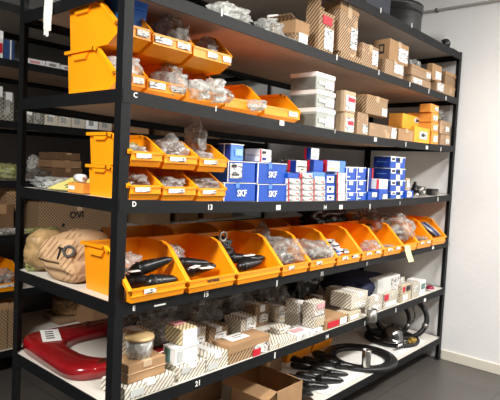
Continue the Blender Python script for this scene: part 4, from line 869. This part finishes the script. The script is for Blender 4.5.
# ================================================================== things on the rack behind
YR = YB+.03
def RB(label, s, u0, u1, vt, m_, **k): return pbox(k.pop('name', 'cardboard_carton'), label, s, u0, u1, vt, m_, y=k.pop('y', YR), rear=True, **k)
def zr(s, x): return zs(s, x-BX)+.003
RB('white and red box at the picture edge on the rear rack', 'B', -6, 3.5, 29, white, dep=.2, name='parts_box', parts=(('sticker', .5, .9, .2, .55, red),))
RB('dark blue box with white stripe on the rear rack', 'B', 4.5, 14.5, 39, mat('dull_blue_card', (.02, .06, .20), .5), dep=.2, name='parts_box', parts=(('sticker', .55, .68, 0, 1, paper, 'front', 'stripe'),))
RB('first white printed box left in the rear rack row under the paper strips', 'B', 26, 45, 57.5, white, dep=.2, name='parts_box', parts=(('sticker', .2, .7, .3, .7, mat('pink_label', (.8, .35, .38), .6)),))
RB('second white printed box in the rear rack row', 'B', 46.5, 60, 61, white, dep=.2, name='parts_box', parts=(('sticker', .2, .7, .3, .7, grey_c),))
RB('third white printed box, half hidden by the orange bins, on rear rack', 'B', 61.5, 76, 64.5, white, dep=.2, name='parts_box', parts=(('sticker', .2, .7, .3, .7, grey_c),))
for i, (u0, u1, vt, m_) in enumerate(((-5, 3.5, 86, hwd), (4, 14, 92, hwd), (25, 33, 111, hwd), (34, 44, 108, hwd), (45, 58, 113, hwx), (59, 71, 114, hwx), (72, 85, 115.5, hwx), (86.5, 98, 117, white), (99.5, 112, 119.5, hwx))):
    RB('grey or white parts box on rear rack third shelf, '+['cut by the picture edge', 'left of the back upright', 'just right of back upright', 'second right of back upright', 'third right of back upright', 'fourth right of back upright', 'fifth right of back upright', 'plain white one with seam', 'last before the near upright'][i], 'C', u0, u1, vt, m_, dep=.2, name='parts_box', parts=(('sticker', .2, .6, .3, .75, grey_c), ('tape', white)))
q = RB('lower brown carton of the crooked pile on the rear rack', 'D', 52, 82, 168, card_d, dep=.3, parts=(('tape', card),), rz=.05)
q2 = RB('middle brown carton of the crooked pile on the rear rack', 'D', 54, 82, 160, mat('mid_kraft', (.32, .18, .09), .85), dep=.28, z0=top(q)+.004, parts=(('tape', card),), rz=-.06)
RB('topmost brown carton of the crooked pile on the rear rack', 'D', 56, 80, 152.5, card_d, dep=.26, z0=top(q2)+.004, parts=(('tape', card),), rz=.04)
x = at(40, 170, Y=YR+.1).x; bag('crumpled grey clear bag left of the crooked carton pile', (x, YR+.1, zr('D', x)), (.11, .1, .045), smoke, card_d, 110, raw=True)
x = at(37, 160, Y=YR+.25).x; bag('small white wrapped parcel behind grey bag on the rear rack', (x, YR+.3, zr('D', x)), (.05, .05, .09), milky, white, 111, tent=.2, raw=True)
x = at(5, 170, Y=YR+.1).x; bag('yellowish crumpled bag left of the back upright on rear rack', (x, YR+.1, zr('D', x)), (.10, .09, .06), olive, white, 112, raw=True)
RB('large shipping carton with black letters on the rear rack', 'E', 39, 116, 203, hkx, dep=.36, name='cardboard_carton', parts=(('text', 'OVI', .075, ink, .46, .55), ('sticker', .28, .31, .15, .28, ink, 'front', 'mark'), ('tape', card_p)))
RB('brown carton at the picture edge on rear rack fifth shelf', 'E', -8, 14, 205, card_d, dep=.3, parts=(('tape', card),))
RB('cross hatched box left of the back upright on rear rack', 'E', 7, 17, 189, hkx, dep=.3, y=YR+.02, z0=LEV['E']+.16, parts=(('tape', card),), name='parts_box')
x = at(40, 230, Y=YR).x; bag('yellow and brown flat bag in front of the shipping carton', (x, YR-.02, zr('E', x)), (.13, .03, .022), olive, yel, 113, raw=True)
x = at(8, 230, Y=YR).x; bag('white and green flat bag left of back upright on rear rack', (x, YR-.01, zr('E', x)), (.12, .03, .025), milky, olive, 114, raw=True)
xa, xb_ = at(-6, 280, Y=YB+.0).x, at(18.5, 280, Y=YB+.0).x
storage_bin(xa, xb_, YB-.02, .34, .19, zr('F', .5)+.0, 'orange bin left of the back upright on the rear rack', None, lip=.3, sticker=((.1, .9),))
bag('grey crumpled bag inside the orange bin of the rear rack', ((xa+xb_)/2, YB+.1, zr('F', .5)+.02), (.085, .09, .065), clear, dullm, 115, raw=True)
for i, (u0, u1, vt, m_) in enumerate(((-6, 8, 305, hkx), (9, 22, 304, hkx))):
    RB('tall cross hatched brown box on the lowest rear shelf, '+['at the picture edge', 'left of back upright'][i], 'G', u0, u1, vt, m_, dep=.2, parts=(('band', card, .86, 1),))
x = at(72, 315, Y=2.45).x; r = lathe_thing('wicker_drum', 'round brown woven drum on a hatched box, lowest rear shelf', 'basket', (x, 2.50, LEV['G']+.058), [(0, 0), (.13, 0), (.14, .02), (.14, .12), (.145, .13), (.13, .14), (0, .14)], wicker, n=32)
carton('parts_box', 'flat hatched box under the woven drum on lowest rear shelf', 'box', x-.17, x+.17, 2.36, .28, LEV['G']+.004, LEV['G']+.054, hkx, parts=(('tape', card),))
carton('parts_box', 'white box right of the woven drum on lowest rear shelf', 'box', x+.19, x+.36, 2.36, .2, LEV['G']+.004, LEV['G']+.13, hwd, parts=(('tape', white),))
bm = bmesh.new(); box(bm, x-.30, x+.12, 2.10, 2.34, 0, .003); r = empty('paper_sheet', (0, 0, LEV['G']+.004)); obj('sheet', bm, paper, r); tag(r, 'pale patterned paper sheet lying in front of the woven drum', 'paper')
# more cartons on the rear rack that show dimly between the things in front
random.seed(11); far = []
for s, xs in (('B', (1.5, 1.95, 2.5)), ('C', (1.5, 1.95, 2.4)), ('D', (1.5, 2.0, 2.5)), ('E', (1.75, 2.2, 2.65)), ('F', (.75, 1.15, 1.6, 2.1, 2.6)), ('G', (1.25, 1.7, 2.2, 2.7))):
    for j, x in enumerate(xs):
        w = random.uniform(.25, .36); h = random.uniform(.14, .26)
        carton('cardboard_carton', f'dim carton on rear rack {dict(B="second", C="third", D="fourth", E="fifth", F="sixth", G="lowest")[s]} shelf, {ORD[j]} beyond the crooked pile', 'box', x, x+w, YR+random.uniform(0, .1), .3, zr(s, x+w/2), zr(s, x+w/2)+h, [card_d, hkx, card_d, MATS['mid_kraft']][(j+ord(s)) % 4], parts=(('tape', card),))

# ================================================================== light
def area(name, loc, size, power, col=(1, .97, .92), rot=(0, 0, 0)):
    l = bpy.data.lights.new(name, 'AREA'); l.shape = 'RECTANGLE'; l.size, l.size_y = size; l.energy = power; l.color = col
    o = bpy.data.objects.new(name, l); COL.objects.link(o); o.location = loc; o.rotation_euler = rot; return o
area('ceiling_light', (2.5, -2.3, 3.28), (1.2, .2), 150)
area('ceiling_light', (.7, -2.1, 3.28), (1.2, .2), 88)
area('ceiling_light', (-2.0, -.8, 3.1), (1.2, .2), 150, rot=(0, R(-25), 0))
w = bpy.data.worlds.new('room_air'); SC.world = w; w.use_nodes = True; w.node_tree.nodes['Background'].inputs[0].default_value = (.5, .5, .5, 1); w.node_tree.nodes['Background'].inputs[1].default_value = .08

# ================================================================== camera
cam = bpy.data.cameras.new('camera'); cam.lens = FPX*36/500; cam.sensor_width = 36; cam.clip_start = .05
co = bpy.data.objects.new('camera', cam); COL.objects.link(co)
M = Matrix((( RT.x, UP.x, -FW.x, CAM.x), (RT.y, UP.y, -FW.y, CAM.y), (RT.z, UP.z, -FW.z, CAM.z), (0, 0, 0, 1))); co.matrix_world = M
SC.camera = co
SC.view_settings.view_transform = 'Standard'; SC.view_settings.look = 'None'; SC.view_settings.gamma = 1; SC.view_settings.exposure = 0; SC.view_settings.use_curve_mapping = False
